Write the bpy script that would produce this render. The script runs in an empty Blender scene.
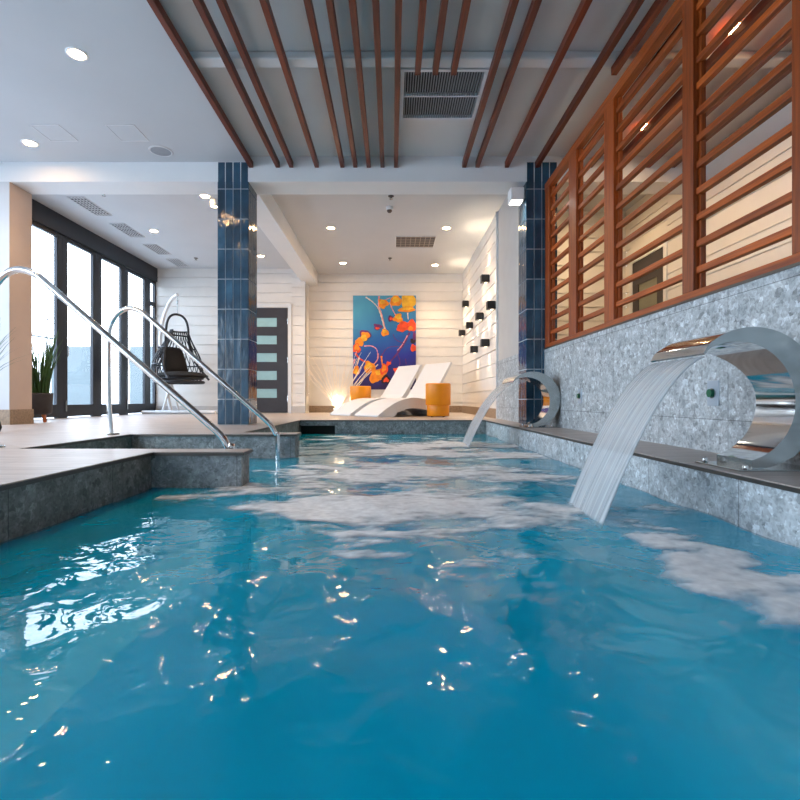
import bpy, math, random
import numpy as np
from mathutils import Vector, Matrix, noise as mnoise

random.seed(7)
S = bpy.context.scene
COL = S.collection
PI = math.pi

# ------------------------------------------------------------------ helpers
class MB:
    """collects shapes; build() links them as one mesh object"""
    def __init__(s): s.v = []; s.f = []; s.m = []; s.sm = []
    def add(s, vs, fs, mi=0, smooth=False):
        n = len(s.v); s.v += [tuple(v) for v in vs]
        for f in fs:
            s.f.append(tuple(i + n for i in f)); s.m.append(mi); s.sm.append(smooth)
        return s
    def box(s, x0, x1, y0, y1, z0, z1, mi=0, M=None):
        vs = [Vector((x, y, z)) for x in (x0, x1) for y in (y0, y1) for z in (z0, z1)]
        if M is not None: vs = [M @ v for v in vs]
        fs = [(0,1,3,2),(4,6,7,5),(0,4,5,1),(2,3,7,6),(0,2,6,4),(1,5,7,3)]
        return s.add(vs, fs, mi)
    def tube(s, pts, r, mi=0, n=10, caps=True, closed=False, flat=1.0):
        pts = [Vector(p) for p in pts]; k = len(pts)
        rs = r if isinstance(r, (list, tuple)) else [r] * k
        vs = []; fs = []; up = None
        for i, p in enumerate(pts):
            if closed: t = (pts[(i+1) % k] - pts[i-1])
            else: t = pts[min(i+1, k-1)] - pts[max(i-1, 0)]
            t = t.normalized() if t.length > 1e-9 else Vector((0,0,1))
            if up is None:
                up = Vector((0,0,1)) if abs(t.z) < .9 else Vector((0,1,0))
            a = t.cross(up)
            if a.length < 1e-6: a = t.orthogonal()
            a.normalize(); b = a.cross(t).normalized(); up = b
            for j in range(n):
                th = 2*PI*j/n
                vs.append(p + a*math.cos(th)*rs[i] + b*math.sin(th)*rs[i]*flat)
        rng = k if closed else k-1
        for i in range(rng):
            i2 = (i+1) % k
            for j in range(n):
                j2 = (j+1) % n
                fs.append((i*n+j, i*n+j2, i2*n+j2, i2*n+j))
        s.add(vs, fs, mi, True)
        if caps and not closed:
            s.add(vs[:n], [tuple(range(n))[::-1]], mi); s.add(vs[-n:], [tuple(range(n))], mi)
        return s
    def lathe(s, prof, c=(0,0,0), n=32, mi=0, smooth=True, flip=False):
        vs = []; fs = []
        for r, z in prof:
            for j in range(n):
                th = 2*PI*j/n
                vs.append((c[0]+r*math.cos(th), c[1]+r*math.sin(th), c[2]+z))
        for i in range(len(prof)-1):
            for j in range(n):
                j2 = (j+1) % n
                f = (i*n+j, i*n+j2, (i+1)*n+j2, (i+1)*n+j)
                fs.append(f[::-1] if flip else f)
        return s.add(vs, fs, mi, smooth)
    def prism(s, poly, axis, a, b, mi=0, M=None, smooth=False):
        """poly: 2D outline, extruded along axis from a to b. axis 'y': poly=(x,z); 'x': (y,z); 'z': (x,y)"""
        def mk(p, t):
            if axis == 'y': return Vector((p[0], t, p[1]))
            if axis == 'x': return Vector((t, p[0], p[1]))
            return Vector((p[0], p[1], t))
        n = len(poly); vs = [mk(p, a) for p in poly] + [mk(p, b) for p in poly]
        if M is not None: vs = [M @ v for v in vs]
        s.add(vs, [tuple(range(n)), tuple(range(2*n-1, n-1, -1))], mi)
        s.add(vs, [(i, i+n, (i+1) % n + n, (i+1) % n) for i in range(n)], mi, smooth)
        return s
    def build(s, name, mats, parent=None, bevel=0, fixn=True):
        me = bpy.data.meshes.new(name); me.from_pydata(s.v, [], s.f)
        if not isinstance(mats, (list, tuple)): mats = [mats]
        for m in mats: me.materials.append(m)
        me.polygons.foreach_set('material_index', s.m)
        me.polygons.foreach_set('use_smooth', s.sm)
        if fixn:
            import bmesh
            bm = bmesh.new(); bm.from_mesh(me)
            bmesh.ops.recalc_face_normals(bm, faces=bm.faces); bm.to_mesh(me); bm.free()
        me.update()
        o = bpy.data.objects.new(name, me); COL.objects.link(o)
        if parent is not None:
            o.parent = parent
            o.matrix_parent_inverse = parent_world(parent).inverted()
        if bevel:
            b = o.modifiers.new('bevel', 'BEVEL'); b.width = bevel; b.segments = 2; b.limit_method = 'ANGLE'
        return o

def parent_world(p):
    M = p.matrix_basis.copy(); q = p
    while q.parent is not None:
        M = q.parent.matrix_basis @ q.matrix_parent_inverse @ M; q = q.parent
    return M

def thing(name, label, cat, loc=(0,0,0), group=None, rz=0):
    o = bpy.data.objects.new(name, None); COL.objects.link(o)
    o.empty_display_size = .05
    o.location = loc; o.rotation_euler = (0,0,rz)
    return tag(o, label, cat, group)
def tag(o, label, cat, group=None, kind=None):
    o['label'] = label; o['category'] = cat
    if group: o['group'] = group
    if kind: o['kind'] = kind
    return o
def struct(o): o['kind'] = 'structure'; return o

def copy_thing(root, loc, label):
    r = root.copy(); COL.objects.link(r); r.location = loc; r['label'] = label
    for ch in list(root.children):
        c = ch.copy(); COL.objects.link(c); c.parent = r
        c.matrix_parent_inverse = ch.matrix_parent_inverse.copy()
        for g in list(ch.children):
            d = g.copy(); COL.objects.link(d); d.parent = c
            d.matrix_parent_inverse = g.matrix_parent_inverse.copy()
    return r

# camera model used to turn measured sizes into metres
F, CX, CY, H = 500.0, 392.0, 400.0, 0.27
def PX(x, d): return (x-CX)/F*d
def PZ(y, d): return H + (CY-y)/F*d

# ------------------------------------------------------------------ materials
def lin(r, g, b):
    def f(c):
        c /= 255.0
        return c/12.92 if c <= .04045 else ((c+.055)/1.055)**2.4
    return (f(r), f(g), f(b), 1)
def newmat(name):
    m = bpy.data.materials.new(name); m.use_nodes = True
    nt = m.node_tree; nt.nodes.clear()
    out = nt.nodes.new('ShaderNodeOutputMaterial')
    return m, nt, out
def N(nt, t, **kw):
    n = nt.nodes.new(t)
    for k, v in kw.items():
        if k in n.inputs: n.inputs[k].default_value = v
        else: setattr(n, k, v)
    return n
def L(nt, a, b): nt.links.new(a, b)
def ramp(nt, src, stops):
    r = nt.nodes.new('ShaderNodeValToRGB')
    e = r.color_ramp.elements
    while len(e) < len(stops): e.new(.5)
    for i, (p, c) in enumerate(stops):
        e[i].position = p; e[i].color = c if len(c) == 4 else (*c, 1)
    L(nt, src, r.inputs[0]); return r.outputs[0]
def simple(name, col, rough=.5, metal=0, noise=0.0, scale=20, spec=.5, bump=0, coat=0):
    m, nt, out = newmat(name)
    b = N(nt, 'ShaderNodeBsdfPrincipled'); L(nt, b.outputs[0], out.inputs[0])
    b.inputs['Base Color'].default_value = col; b.inputs['Roughness'].default_value = rough
    b.inputs['Metallic'].default_value = metal; b.inputs['Specular IOR Level'].default_value = spec
    b.inputs['Coat Weight'].default_value = coat
    if noise or bump:
        tc = N(nt, 'ShaderNodeTexCoord'); n = N(nt, 'ShaderNodeTexNoise', Scale=scale, Detail=4.0)
        L(nt, tc.outputs['Object'], n.inputs['Vector'])
        if noise:
            lo = tuple(max(0, c*(1-noise)) for c in col[:3]); hi = tuple(min(1, c*(1+noise)) for c in col[:3])
            L(nt, ramp(nt, n.outputs[0], [(.3, lo), (.7, hi)]), b.inputs['Base Color'])
        if bump:
            bp = N(nt, 'ShaderNodeBump', Strength=bump, Distance=.01)
            L(nt, n.outputs[0], bp.inputs['Height']); L(nt, bp.outputs[0], b.inputs['Normal'])
    return m
def emit(name, col, strength):
    m, nt, out = newmat(name)
    e = N(nt, 'ShaderNodeEmission', Color=col, Strength=strength); L(nt, e.outputs[0], out.inputs[0])
    return m
def wood(name, c0, c1, axis, rough=.38, coat=.25):
    m, nt, out = newmat(name)
    b = N(nt, 'ShaderNodeBsdfPrincipled', Roughness=rough); L(nt, b.outputs[0], out.inputs[0])
    b.inputs['Coat Weight'].default_value = coat; b.inputs['Coat Roughness'].default_value = .25
    tc = N(nt, 'ShaderNodeTexCoord'); mp = N(nt, 'ShaderNodeMapping')
    sc = [60, 60, 60]; sc[axis] = 2.5; mp.inputs['Scale'].default_value = sc
    L(nt, tc.outputs['Object'], mp.inputs[0])
    oi = N(nt, 'ShaderNodeObjectInfo')
    add = N(nt, 'ShaderNodeVectorMath', operation='ADD'); L(nt, mp.outputs[0], add.inputs[0])
    mul = N(nt, 'ShaderNodeMath', operation='MULTIPLY'); mul.inputs[1].default_value = 40
    L(nt, oi.outputs['Random'], mul.inputs[0]); L(nt, mul.outputs[0], add.inputs[1])
    n = N(nt, 'ShaderNodeTexNoise', Scale=1.0, Detail=5.0, Roughness=.6); L(nt, add.outputs[0], n.inputs['Vector'])
    c = ramp(nt, n.outputs[0], [(.32, c0), (.68, c1)])
    hsv = N(nt, 'ShaderNodeHueSaturation'); L(nt, c, hsv.inputs['Color'])
    mr = N(nt, 'ShaderNodeMapRange'); mr.inputs[3].default_value = .75; mr.inputs[4].default_value = 1.25
    L(nt, oi.outputs['Random'], mr.inputs[0]); L(nt, mr.outputs[0], hsv.inputs['Value'])
    L(nt, hsv.outputs[0], b.inputs['Base Color'])
    return m
def stone(name, plane, dark, mid, light, bw=.61, bh=.61, off=(0,0), rough=.55):
    """speckled stone slabs with thin joints; plane 'yz' or 'xz' """
    m, nt, out = newmat(name)
    b = N(nt, 'ShaderNodeBsdfPrincipled', Roughness=rough); L(nt, b.outputs[0], out.inputs[0])
    tc = N(nt, 'ShaderNodeTexCoord')
    n1 = N(nt, 'ShaderNodeTexNoise', Scale=9.0, Detail=8.0, Roughness=.75)
    v1 = N(nt, 'ShaderNodeTexVoronoi', Scale=100.0); v2 = N(nt, 'ShaderNodeTexVoronoi', Scale=42.0)
    wn = N(nt, 'ShaderNodeTexNoise', Scale=34.0, Detail=3.0)
    wm = N(nt, 'ShaderNodeVectorMath', operation='MULTIPLY_ADD'); wm.inputs[1].default_value = (.035,.035,.035)
    L(nt, tc.outputs['Object'], wn.inputs['Vector']); L(nt, wn.outputs['Color'], wm.inputs[0]); L(nt, tc.outputs['Object'], wm.inputs[2])
    L(nt, tc.outputs['Object'], n1.inputs['Vector'])
    for v in (v1, v2): L(nt, wm.outputs[0], v.inputs['Vector'])
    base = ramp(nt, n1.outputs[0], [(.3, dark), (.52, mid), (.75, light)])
    sep = N(nt, 'ShaderNodeSeparateColor'); L(nt, v1.outputs['Color'], sep.inputs[0])
    k1 = ramp(nt, sep.outputs[0], [(0, (.70,)*3), (.3, (.95,)*3), (.7, (1.02,)*3), (1, (1.26,)*3)])
    sep2 = N(nt, 'ShaderNodeSeparateColor'); L(nt, v2.outputs['Color'], sep2.inputs[0])
    k2 = ramp(nt, sep2.outputs[1], [(0, (.58,)*3), (.16, (.94,)*3), (.5, (1,)*3), (.82, (1.06,)*3), (1, (1.45,)*3)])
    mx = N(nt, 'ShaderNodeMix', data_type='RGBA', blend_type='MULTIPLY'); mx.inputs[0].default_value = 1
    L(nt, base, mx.inputs[6]); L(nt, k1, mx.inputs[7])
    mx2 = N(nt, 'ShaderNodeMix', data_type='RGBA', blend_type='MULTIPLY'); mx2.inputs[0].default_value = 1
    L(nt, mx.outputs[2], mx2.inputs[6]); L(nt, k2, mx2.inputs[7])
    sx = N(nt, 'ShaderNodeSeparateXYZ'); L(nt, tc.outputs['Object'], sx.inputs[0])
    cb = N(nt, 'ShaderNodeCombineXYZ')
    L(nt, sx.outputs['Y' if plane == 'yz' else 'X'], cb.inputs[0]); L(nt, sx.outputs['Z'], cb.inputs[1])
    mp = N(nt, 'ShaderNodeMapping'); mp.inputs['Location'].default_value = (off[0], off[1], 0); L(nt, cb.outputs[0], mp.inputs[0])
    br = N(nt, 'ShaderNodeTexBrick'); br.offset = 0
    br.inputs['Scale'].default_value = 1; br.inputs['Mortar Size'].default_value = .0022
    br.inputs['Brick Width'].default_value = bw; br.inputs['Row Height'].default_value = bh
    br.inputs['Color1'].default_value = br.inputs['Color2'].default_value = (1,1,1,1); br.inputs['Mortar'].default_value = (.45,.45,.45,1)
    L(nt, mp.outputs[0], br.inputs['Vector'])
    mx3 = N(nt, 'ShaderNodeMix', data_type='RGBA', blend_type='MULTIPLY'); mx3.inputs[0].default_value = 1
    L(nt, mx2.outputs[2], mx3.inputs[6]); L(nt, br.outputs['Color'], mx3.inputs[7])
    L(nt, mx3.outputs[2], b.inputs['Base Color'])
    bp = N(nt, 'ShaderNodeBump', Strength=.15, Distance=.01); L(nt, n1.outputs[0], bp.inputs['Height']); L(nt, bp.outputs[0], b.inputs['Normal'])
    return m

M = {}
M['white'] = simple('white_paint', lin(226,227,228), .55, noise=.02, scale=3)
M['ceil'] = simple('ceiling_paint', lin(196,198,201), .6, noise=.02, scale=2)
M['ceil_slat'] = simple('ceiling_panel_paint', lin(216,214,212), .7, noise=.03, scale=2)
M['siding'] = simple('painted_shiplap', lin(232,229,224), .5, noise=.02, scale=6)
M['plaster'] = simple('grey_plaster', lin(196,193,190), .7, noise=.03, scale=5)
M['cream'] = simple('cream_render', lin(204,184,170), .7, noise=.03, scale=5)
M['basestone'] = simple('tan_stone', lin(150,128,106), .5, noise=.25, scale=45)
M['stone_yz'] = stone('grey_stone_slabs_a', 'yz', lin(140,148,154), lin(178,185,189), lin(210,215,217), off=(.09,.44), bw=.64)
M['stone_xz'] = stone('grey_stone_slabs_b', 'xz', lin(96,100,102), lin(134,138,140), lin(172,176,177), off=(.2,.44))  # same stone, colour darkened to stand for weaker light on camera-facing sides
M['stone_shaded'] = stone('grey_stone_slabs_shaded', 'yz', lin(92,94,92), lin(124,125,122), lin(158,158,154), off=(.2,.44))  # same grey stone; shade on the left walls is painted in as darker tones
M['slat'] = wood('dark_stained_slat', lin(82,28,9), lin(122,48,17), 1, .5, .05)
M['screen_y'] = wood('orange_varnished_timber_a', lin(122,50,9), lin(186,90,25), 1, .4, .12)
M['screen_z'] = wood('orange_varnished_timber_b', lin(118,48,10), lin(172,82,26), 2, .4, .12)
M['black_frame'] = simple('charcoal_aluminium', lin(34,40,50), .35, .2, noise=.1, scale=8)
M['steel'] = simple('polished_stainless', (.78,.78,.78,1), .10, 1, noise=.02, scale=4)
M['steel_spout'] = simple('mirror_stainless', (.74,.75,.75,1), .075, 1, noise=.02, scale=3)
M['steel_brushed'] = simple('satin_stainless', (.46,.49,.49,1), .2, 1, noise=.06, scale=5)
M['trim_metal'] = simple('dark_edge_trim', lin(96,92,88), .35, .8, noise=.1, scale=20)
M['black'] = simple('black_powder_coat', lin(24,24,26), .45, 0, noise=.1, scale=30)
M['black_rope'] = simple('black_wicker', lin(20,26,36), .5, 0, noise=.3, scale=60)
M['black_cloth'] = simple('black_cushion_cloth', lin(22,20,20), .9, 0, noise=.3, scale=90, bump=.2)
M['white_metal'] = simple('white_powder_coat', lin(236,236,236), .4, noise=.02, scale=8)
M['lounge'] = simple('white_moulded_plastic', lin(212,215,220), .4, noise=.015, scale=4)
M['orange'] = simple('amber_stool_lacquer', lin(230,142,0), .38, noise=.05, scale=6)
M['pot'] = simple('dark_grey_pot', lin(62,58,58), .6, noise=.15, scale=20)
M['leg_wood'] = simple('oak_leg', lin(176,96,46), .45, noise=.2, scale=30)
M['leaf'] = simple('green_blades', lin(62,98,44), .5, noise=.35, scale=12)
M['leaf_pale'] = simple('grey_green_blades', lin(120,138,122), .6, noise=.25, scale=12)
M['twig'] = simple('white_twigs', lin(240,230,215), .6, noise=.05, scale=20)
M['door'] = simple('charcoal_door_paint', lin(46,44,50), .4, noise=.08, scale=10)
M['lite'] = simple('frosted_door_glass', lin(150,190,195), .25, noise=.04, scale=10)
M['grout'] = simple('pale_grout', lin(196,204,210), .8, noise=.05, scale=30)
M['grille_dark'] = simple('vent_dark', lin(30,34,40), .7, noise=.1, scale=20)
M['grille_bar'] = simple('vent_bar', lin(150,154,160), .5, noise=.05, scale=20)
M['grille_light'] = simple('vent_white', lin(214,214,216), .5, noise=.03, scale=20)
M['grille_mid'] = simple('vent_shadow', lin(92,84,80), .7, noise=.1, scale=20)
M['grille_tan'] = simple('vent_tan', lin(176,160,148), .6, noise=.05, scale=20)
M['plate'] = simple('satin_button_plate', lin(170,184,198), .35, .4, noise=.03, scale=20)
M['green'] = simple('green_button', lin(0,96,66), .3, noise=.05, scale=20)
M['dark'] = simple('dark_recess', lin(22,26,26), .7, noise=.2, scale=20)
M['warm_lamp'] = emit('lamp_lens_warm', (1, .60, .27, 1), 80)
M['cube_lens'] = emit('cube_lens_warm', (1, .80, .56, 1), 2)
M['cool_lamp'] = emit('lamp_lens_white', (1, .93, .82, 1), 5)
M['twig_lamp'] = emit('uplight_lens', (1, .80, .52, 1), 30)

def tile_mat():
    m, nt, out = newmat('blue_glazed_tile')
    b = N(nt, 'ShaderNodeBsdfPrincipled', Roughness=.09); L(nt, b.outputs[0], out.inputs[0])
    tc = N(nt, 'ShaderNodeTexCoord')
    geo = N(nt, 'ShaderNodeNewGeometry')
    n = N(nt, 'ShaderNodeTexNoise', Scale=5.0, Detail=3.0); L(nt, tc.outputs['Object'], n.inputs['Vector'])
    c = ramp(nt, n.outputs[0], [(.3, lin(32,60,80)), (.6, lin(44,80,104)), (.8, lin(64,104,128))])
    hsv = N(nt, 'ShaderNodeHueSaturation'); L(nt, c, hsv.inputs['Color'])
    mr = N(nt, 'ShaderNodeMapRange'); mr.inputs[3].default_value = .72; mr.inputs[4].default_value = 1.22
    L(nt, geo.outputs['Random Per Island'], mr.inputs[0]); L(nt, mr.outputs[0], hsv.inputs['Value'])
    L(nt, hsv.outputs[0], b.inputs['Base Color'])
    mp = N(nt, 'ShaderNodeMapping'); mp.inputs['Scale'].default_value = (18,18,7); L(nt, tc.outputs['Object'], mp.inputs[0])
    n2 = N(nt, 'ShaderNodeTexNoise', Scale=1.0, Detail=2.0); L(nt, mp.outputs[0], n2.inputs['Vector'])
    bp = N(nt, 'ShaderNodeBump', Strength=.35, Distance=.012); L(nt, n2.outputs[0], bp.inputs['Height']); L(nt, bp.outputs[0], b.inputs['Normal'])
    return m
M['tile'] = tile_mat()

def deck_mat():
    m, nt, out = newmat('wood_look_deck_tile')
    b = N(nt, 'ShaderNodeBsdfPrincipled', Roughness=.38); L(nt, b.outputs[0], out.inputs[0])
    tc = N(nt, 'ShaderNodeTexCoord')
    mp = N(nt, 'ShaderNodeMapping'); mp.inputs['Scale'].default_value = (3, 26, 1); L(nt, tc.outputs['Object'], mp.inputs[0])
    n = N(nt, 'ShaderNodeTexNoise', Scale=1.0, Detail=5.0, Roughness=.6); L(nt, mp.outputs[0], n.inputs['Vector'])
    c = ramp(nt, n.outputs[0], [(.3, lin(158,146,140)), (.7, lin(196,186,180))])
    br = N(nt, 'ShaderNodeTexBrick'); br.offset = .37
    br.inputs['Scale'].default_value = 1; br.inputs['Mortar Size'].default_value = .003
    br.inputs['Brick Width'].default_value = 1.2; br.inputs['Row Height'].default_value = .2
    br.inputs['Color1'].default_value = (1,1,1,1); br.inputs['Color2'].default_value = (.88,.87,.86,1); br.inputs['Mortar'].default_value = (.6,.57,.55,1)
    L(nt, tc.outputs['Object'], br.inputs['Vector'])
    mx = N(nt, 'ShaderNodeMix', data_type='RGBA', blend_type='MULTIPLY'); mx.inputs[0].default_value = 1
    L(nt, c, mx.inputs[6]); L(nt, br.outputs['Color'], mx.inputs[7]); L(nt, mx.outputs[2], b.inputs['Base Color'])
    return m
M['deck'] = deck_mat()

def pool_tile():
    m, nt, out = newmat('blue_pool_lining')
    b = N(nt, 'ShaderNodeBsdfPrincipled', Roughness=.4); L(nt, b.outputs[0], out.inputs[0])
    tc = N(nt, 'ShaderNodeTexCoord')
    n = N(nt, 'ShaderNodeTexNoise', Scale=3.0, Detail=3.0); L(nt, tc.outputs['Object'], n.inputs['Vector'])
    L(nt, ramp(nt, n.outputs[0], [(.3, lin(130,218,242)), (.7, lin(150,230,250))]), b.inputs['Base Color'])
    return m
M['lining'] = pool_tile()
M['bench'] = simple('grey_bench_lining', lin(226,233,231), .5, noise=.08, scale=8)

def schlick(nt, f0, normal=None):
    lw = N(nt, 'ShaderNodeLayerWeight'); lw.inputs['Blend'].default_value = .5
    if normal is not None: L(nt, normal, lw.inputs['Normal'])
    p = N(nt, 'ShaderNodeMath', operation='POWER'); p.inputs[1].default_value = 5; L(nt, lw.outputs['Facing'], p.inputs[0])
    q = N(nt, 'ShaderNodeMath', operation='MULTIPLY_ADD', use_clamp=True); q.inputs[1].default_value = 1-f0; q.inputs[2].default_value = f0
    L(nt, p.outputs[0], q.inputs[0]); return q.outputs[0]
def thin_glass(name, tint, refl=1.0):
    m, nt, out = newmat(name)
    t = N(nt, 'ShaderNodeBsdfTransparent', Color=tint); g = N(nt, 'ShaderNodeBsdfGlossy', Roughness=.02)
    mx = N(nt, 'ShaderNodeMixShader')
    L(nt, schlick(nt, .04), mx.inputs[0]); L(nt, t.outputs[0], mx.inputs[1]); L(nt, g.outputs[0], mx.inputs[2])
    L(nt, mx.outputs[0], out.inputs[0]); return m
M['glass'] = thin_glass('clear_door_glass', (.96,.98,1,1))
M['glass_teal'] = simple('teal_privacy_glass', lin(84,97,101), .2, noise=.06, scale=3)

def water_mat():
    m, nt, out = newmat('pool_water')
    tc = N(nt, 'ShaderNodeTexCoord')
    n1 = N(nt, 'ShaderNodeTexNoise', Scale=8.0, Detail=2.0, Roughness=.5, Distortion=.9)
    n2 = N(nt, 'ShaderNodeTexNoise', Scale=22.0, Detail=2.0, Roughness=.5)
    L(nt, tc.outputs['Object'], n1.inputs['Vector']); L(nt, tc.outputs['Object'], n2.inputs['Vector'])
    b1 = N(nt, 'ShaderNodeBump', Strength=.26, Distance=.02); L(nt, n1.outputs[0], b1.inputs['Height'])
    b2 = N(nt, 'ShaderNodeBump', Strength=.08, Distance=.01); L(nt, n2.outputs[0], b2.inputs['Height']); L(nt, b1.outputs[0], b2.inputs['Normal'])
    fr = schlick(nt, .02, b2.outputs[0])
    tr = N(nt, 'ShaderNodeBsdfTransparent', Color=(.94,.985,1,1))
    gl = N(nt, 'ShaderNodeBsdfGlossy', Roughness=.015); L(nt, b2.outputs[0], gl.inputs['Normal'])
    milk = N(nt, 'ShaderNodeBsdfDiffuse', Color=lin(0,216,255))
    m0 = N(nt, 'ShaderNodeMixShader'); m0.inputs[0].default_value = .45
    L(nt, tr.outputs[0], m0.inputs[1]); L(nt, milk.outputs[0], m0.inputs[2])
    mx = N(nt, 'ShaderNodeMixShader')
    L(nt, fr, mx.inputs[0]); L(nt, m0.outputs[0], mx.inputs[1]); L(nt, gl.outputs[0], mx.inputs[2])
    L(nt, mx.outputs[0], out.inputs[0])
    va = N(nt, 'ShaderNodeVolumeAbsorption', Color=(.02,.79,.915,1), Density=1.15); L(nt, va.outputs[0], out.inputs[1])
    return m
M['water'] = water_mat()

def foam_mat():
    m, nt, out = newmat('white_foam')
    at = N(nt, 'ShaderNodeAttribute', attribute_name='foam')
    tc = N(nt, 'ShaderNodeTexCoord')
    n = N(nt, 'ShaderNodeTexNoise', Scale=30.0, Detail=4.0); L(nt, tc.outputs['Object'], n.inputs['Vector'])
    mr = N(nt, 'ShaderNodeMapRange'); mr.inputs[1].default_value = .25; mr.inputs[2].default_value = .75; mr.inputs[3].default_value = .75; mr.inputs[4].default_value = 1.1
    L(nt, n.outputs[0], mr.inputs[0])
    mu = N(nt, 'ShaderNodeMath', operation='MULTIPLY', use_clamp=True); L(nt, at.outputs['Fac'], mu.inputs[0]); L(nt, mr.outputs[0], mu.inputs[1])
    tr = N(nt, 'ShaderNodeBsdfTransparent'); b = N(nt, 'ShaderNodeBsdfPrincipled', Roughness=.6)
    b.inputs['Base Color'].default_value = lin(246,248,249)
    mx = N(nt, 'ShaderNodeMixShader'); L(nt, mu.outputs[0], mx.inputs[0]); L(nt, tr.outputs[0], mx.inputs[1]); L(nt, b.outputs[0], mx.inputs[2])
    L(nt, mx.outputs[0], out.inputs[0]); return m
M['foam'] = foam_mat()

def sheet_mat():
    m, nt, out = newmat('falling_water')
    tc = N(nt, 'ShaderNodeTexCoord')
    mp = N(nt, 'ShaderNodeMapping'); mp.inputs['Scale'].default_value = (1.2, 70, .8); L(nt, tc.outputs['Object'], mp.inputs[0])
    n = N(nt, 'ShaderNodeTexNoise', Scale=1.0, Detail=3.0); L(nt, mp.outputs[0], n.inputs['Vector'])
    mr = N(nt, 'ShaderNodeMapRange'); mr.inputs[1].default_value = .3; mr.inputs[2].default_value = .7; mr.inputs[3].default_value = .36; mr.inputs[4].default_value = .76
    L(nt, n.outputs[0], mr.inputs[0])
    tr = N(nt, 'ShaderNodeBsdfTransparent', Color=(.97,.99,1,1))
    b = N(nt, 'ShaderNodeBsdfPrincipled', Roughness=.25); b.inputs['Base Color'].default_value = lin(200,206,210)
    bp = N(nt, 'ShaderNodeBump', Strength=.4, Distance=.01); L(nt, n.outputs[0], bp.inputs['Height']); L(nt, bp.outputs[0], b.inputs['Normal'])
    mx = N(nt, 'ShaderNodeMixShader'); L(nt, mr.outputs[0], mx.inputs[0]); L(nt, tr.outputs[0], mx.inputs[1]); L(nt, b.outputs[0], mx.inputs[2])
    L(nt, mx.outputs[0], out.inputs[0]); return m
M['sheet'] = sheet_mat()

# ------------------------------------------------------------------ layout
XL, XP, XW = -1.245, 1.26, 1.66           # pool left, pool right, stone wall
XD, XR, XS = -4.90, 3.40, 1.54           # glazed wall, right room wall, shiplap return wall
YB, YF = -3.4, 6.75                      # wall behind the camera, far pool edge
YC0, YC1 = 5.45, 5.79                    # columns and cross beam
YE, YA, YD = 7.26, 10.85, 10.40          # right room end wall, art wall, door wall
ZW = -0.19                               # water level
ZC, ZS, ZB = 2.865, 2.925, 3.0           # ceilings: flat, slatted, back room
ZBM = 2.65                               # beam underside
PN0, PN1, PF0, PF1 = 2.60, 2.77, 3.97, 4.17   # near and far stair cheek
XN, XFP, XST = -.775, -.76, -2.07

# floor slabs
f = MB(); T = -.02
for (a, b, c, d) in [(XD-.1, XL, YB, PN0), (XD-.1, XN, PN0, PN1), (XD-.1, XST, PN1, PF0), (XD-.1, XFP, PF0, PF1),
                     (XD-.1, XL, PF1, YF), (XD-.1, XR+.1, YF, YA+.1), (XP, XR+.1, YB, YF)]:
    f.box(a, b, c, d, T, 0)
struct(f.build('floor', M['deck']))

# pool side walls (stone)
def wallpc(name, x0, x1, y0, y1, z0, z1, mat): return struct(MB().box(x0, x1, y0, y1, z0, z1).build(name, mat))
wallpc('wall_pool_near_left', XL-.2, XL-.006, YB, PN0-.0, -1.3, T, M['stone_shaded'])
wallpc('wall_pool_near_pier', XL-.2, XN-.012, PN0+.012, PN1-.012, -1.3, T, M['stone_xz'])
wallpc('wall_stair_left', XST-.15, XST-.006, PN1-.012, PF0+.012, -1.3, T, M['stone_shaded'])
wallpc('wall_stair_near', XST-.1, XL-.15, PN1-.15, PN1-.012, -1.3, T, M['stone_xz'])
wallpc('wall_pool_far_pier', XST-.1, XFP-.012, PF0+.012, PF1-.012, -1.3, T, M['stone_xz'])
wallpc('wall_pool_far_left', XL-.2, XL-.006, PF1-.05, YF+.2, -1.3, T, M['stone_shaded'])
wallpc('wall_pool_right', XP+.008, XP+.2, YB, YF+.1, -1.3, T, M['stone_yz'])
w = MB()   # far pool wall with the skimmer mouth left open
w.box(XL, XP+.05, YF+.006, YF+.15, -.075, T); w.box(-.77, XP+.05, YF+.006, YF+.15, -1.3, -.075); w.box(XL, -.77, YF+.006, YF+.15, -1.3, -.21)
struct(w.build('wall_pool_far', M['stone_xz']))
sk = thing('skimmer', 'dark skimmer mouth in the stone at the far left end of the pool', 'pool skimmer', (-.985, YF+.1, -.2))
MB().box(XL-.01, -.765, YF+.12, YF+.14, -.215, -.07).build('back_plate', M['dark'], sk)
MB().box(XL-.004, -.772, YF+.01, YF+.13, -.084, -.077).box(XL-.004, -.772, YF+.01, YF+.13, -.21, -.203).build('throat', M['dark'], sk)
struct(MB().box(XST-.1, XP+.1, YB, YF+.1, -1.32, -1.25).build('floor_pool', M['lining']))
struct(MB().box(.86, XP+.01, YB, YF, -1.25, -.47).build('trim_1', M['bench']))
struct(MB().box(XL-.01, -.80, YB, PN0+.01, -1.25, -.47).build('trim_2', M['bench']))
st = MB()
for i in range(4): st.box(XST, XST+.33*(i+1), PN1-.02, PF0+.02, -1.25, -.19-.02-.18*i) if False else None
for i, zt in enumerate((-.235, -.40, -.57, -.74)): st.box(XST+.31*i-.01, XST+.31*(i+1), PN1-.02, PF0+.02, -1.25, zt)
struct(st.build('trim_3', M['bench']))
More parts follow.
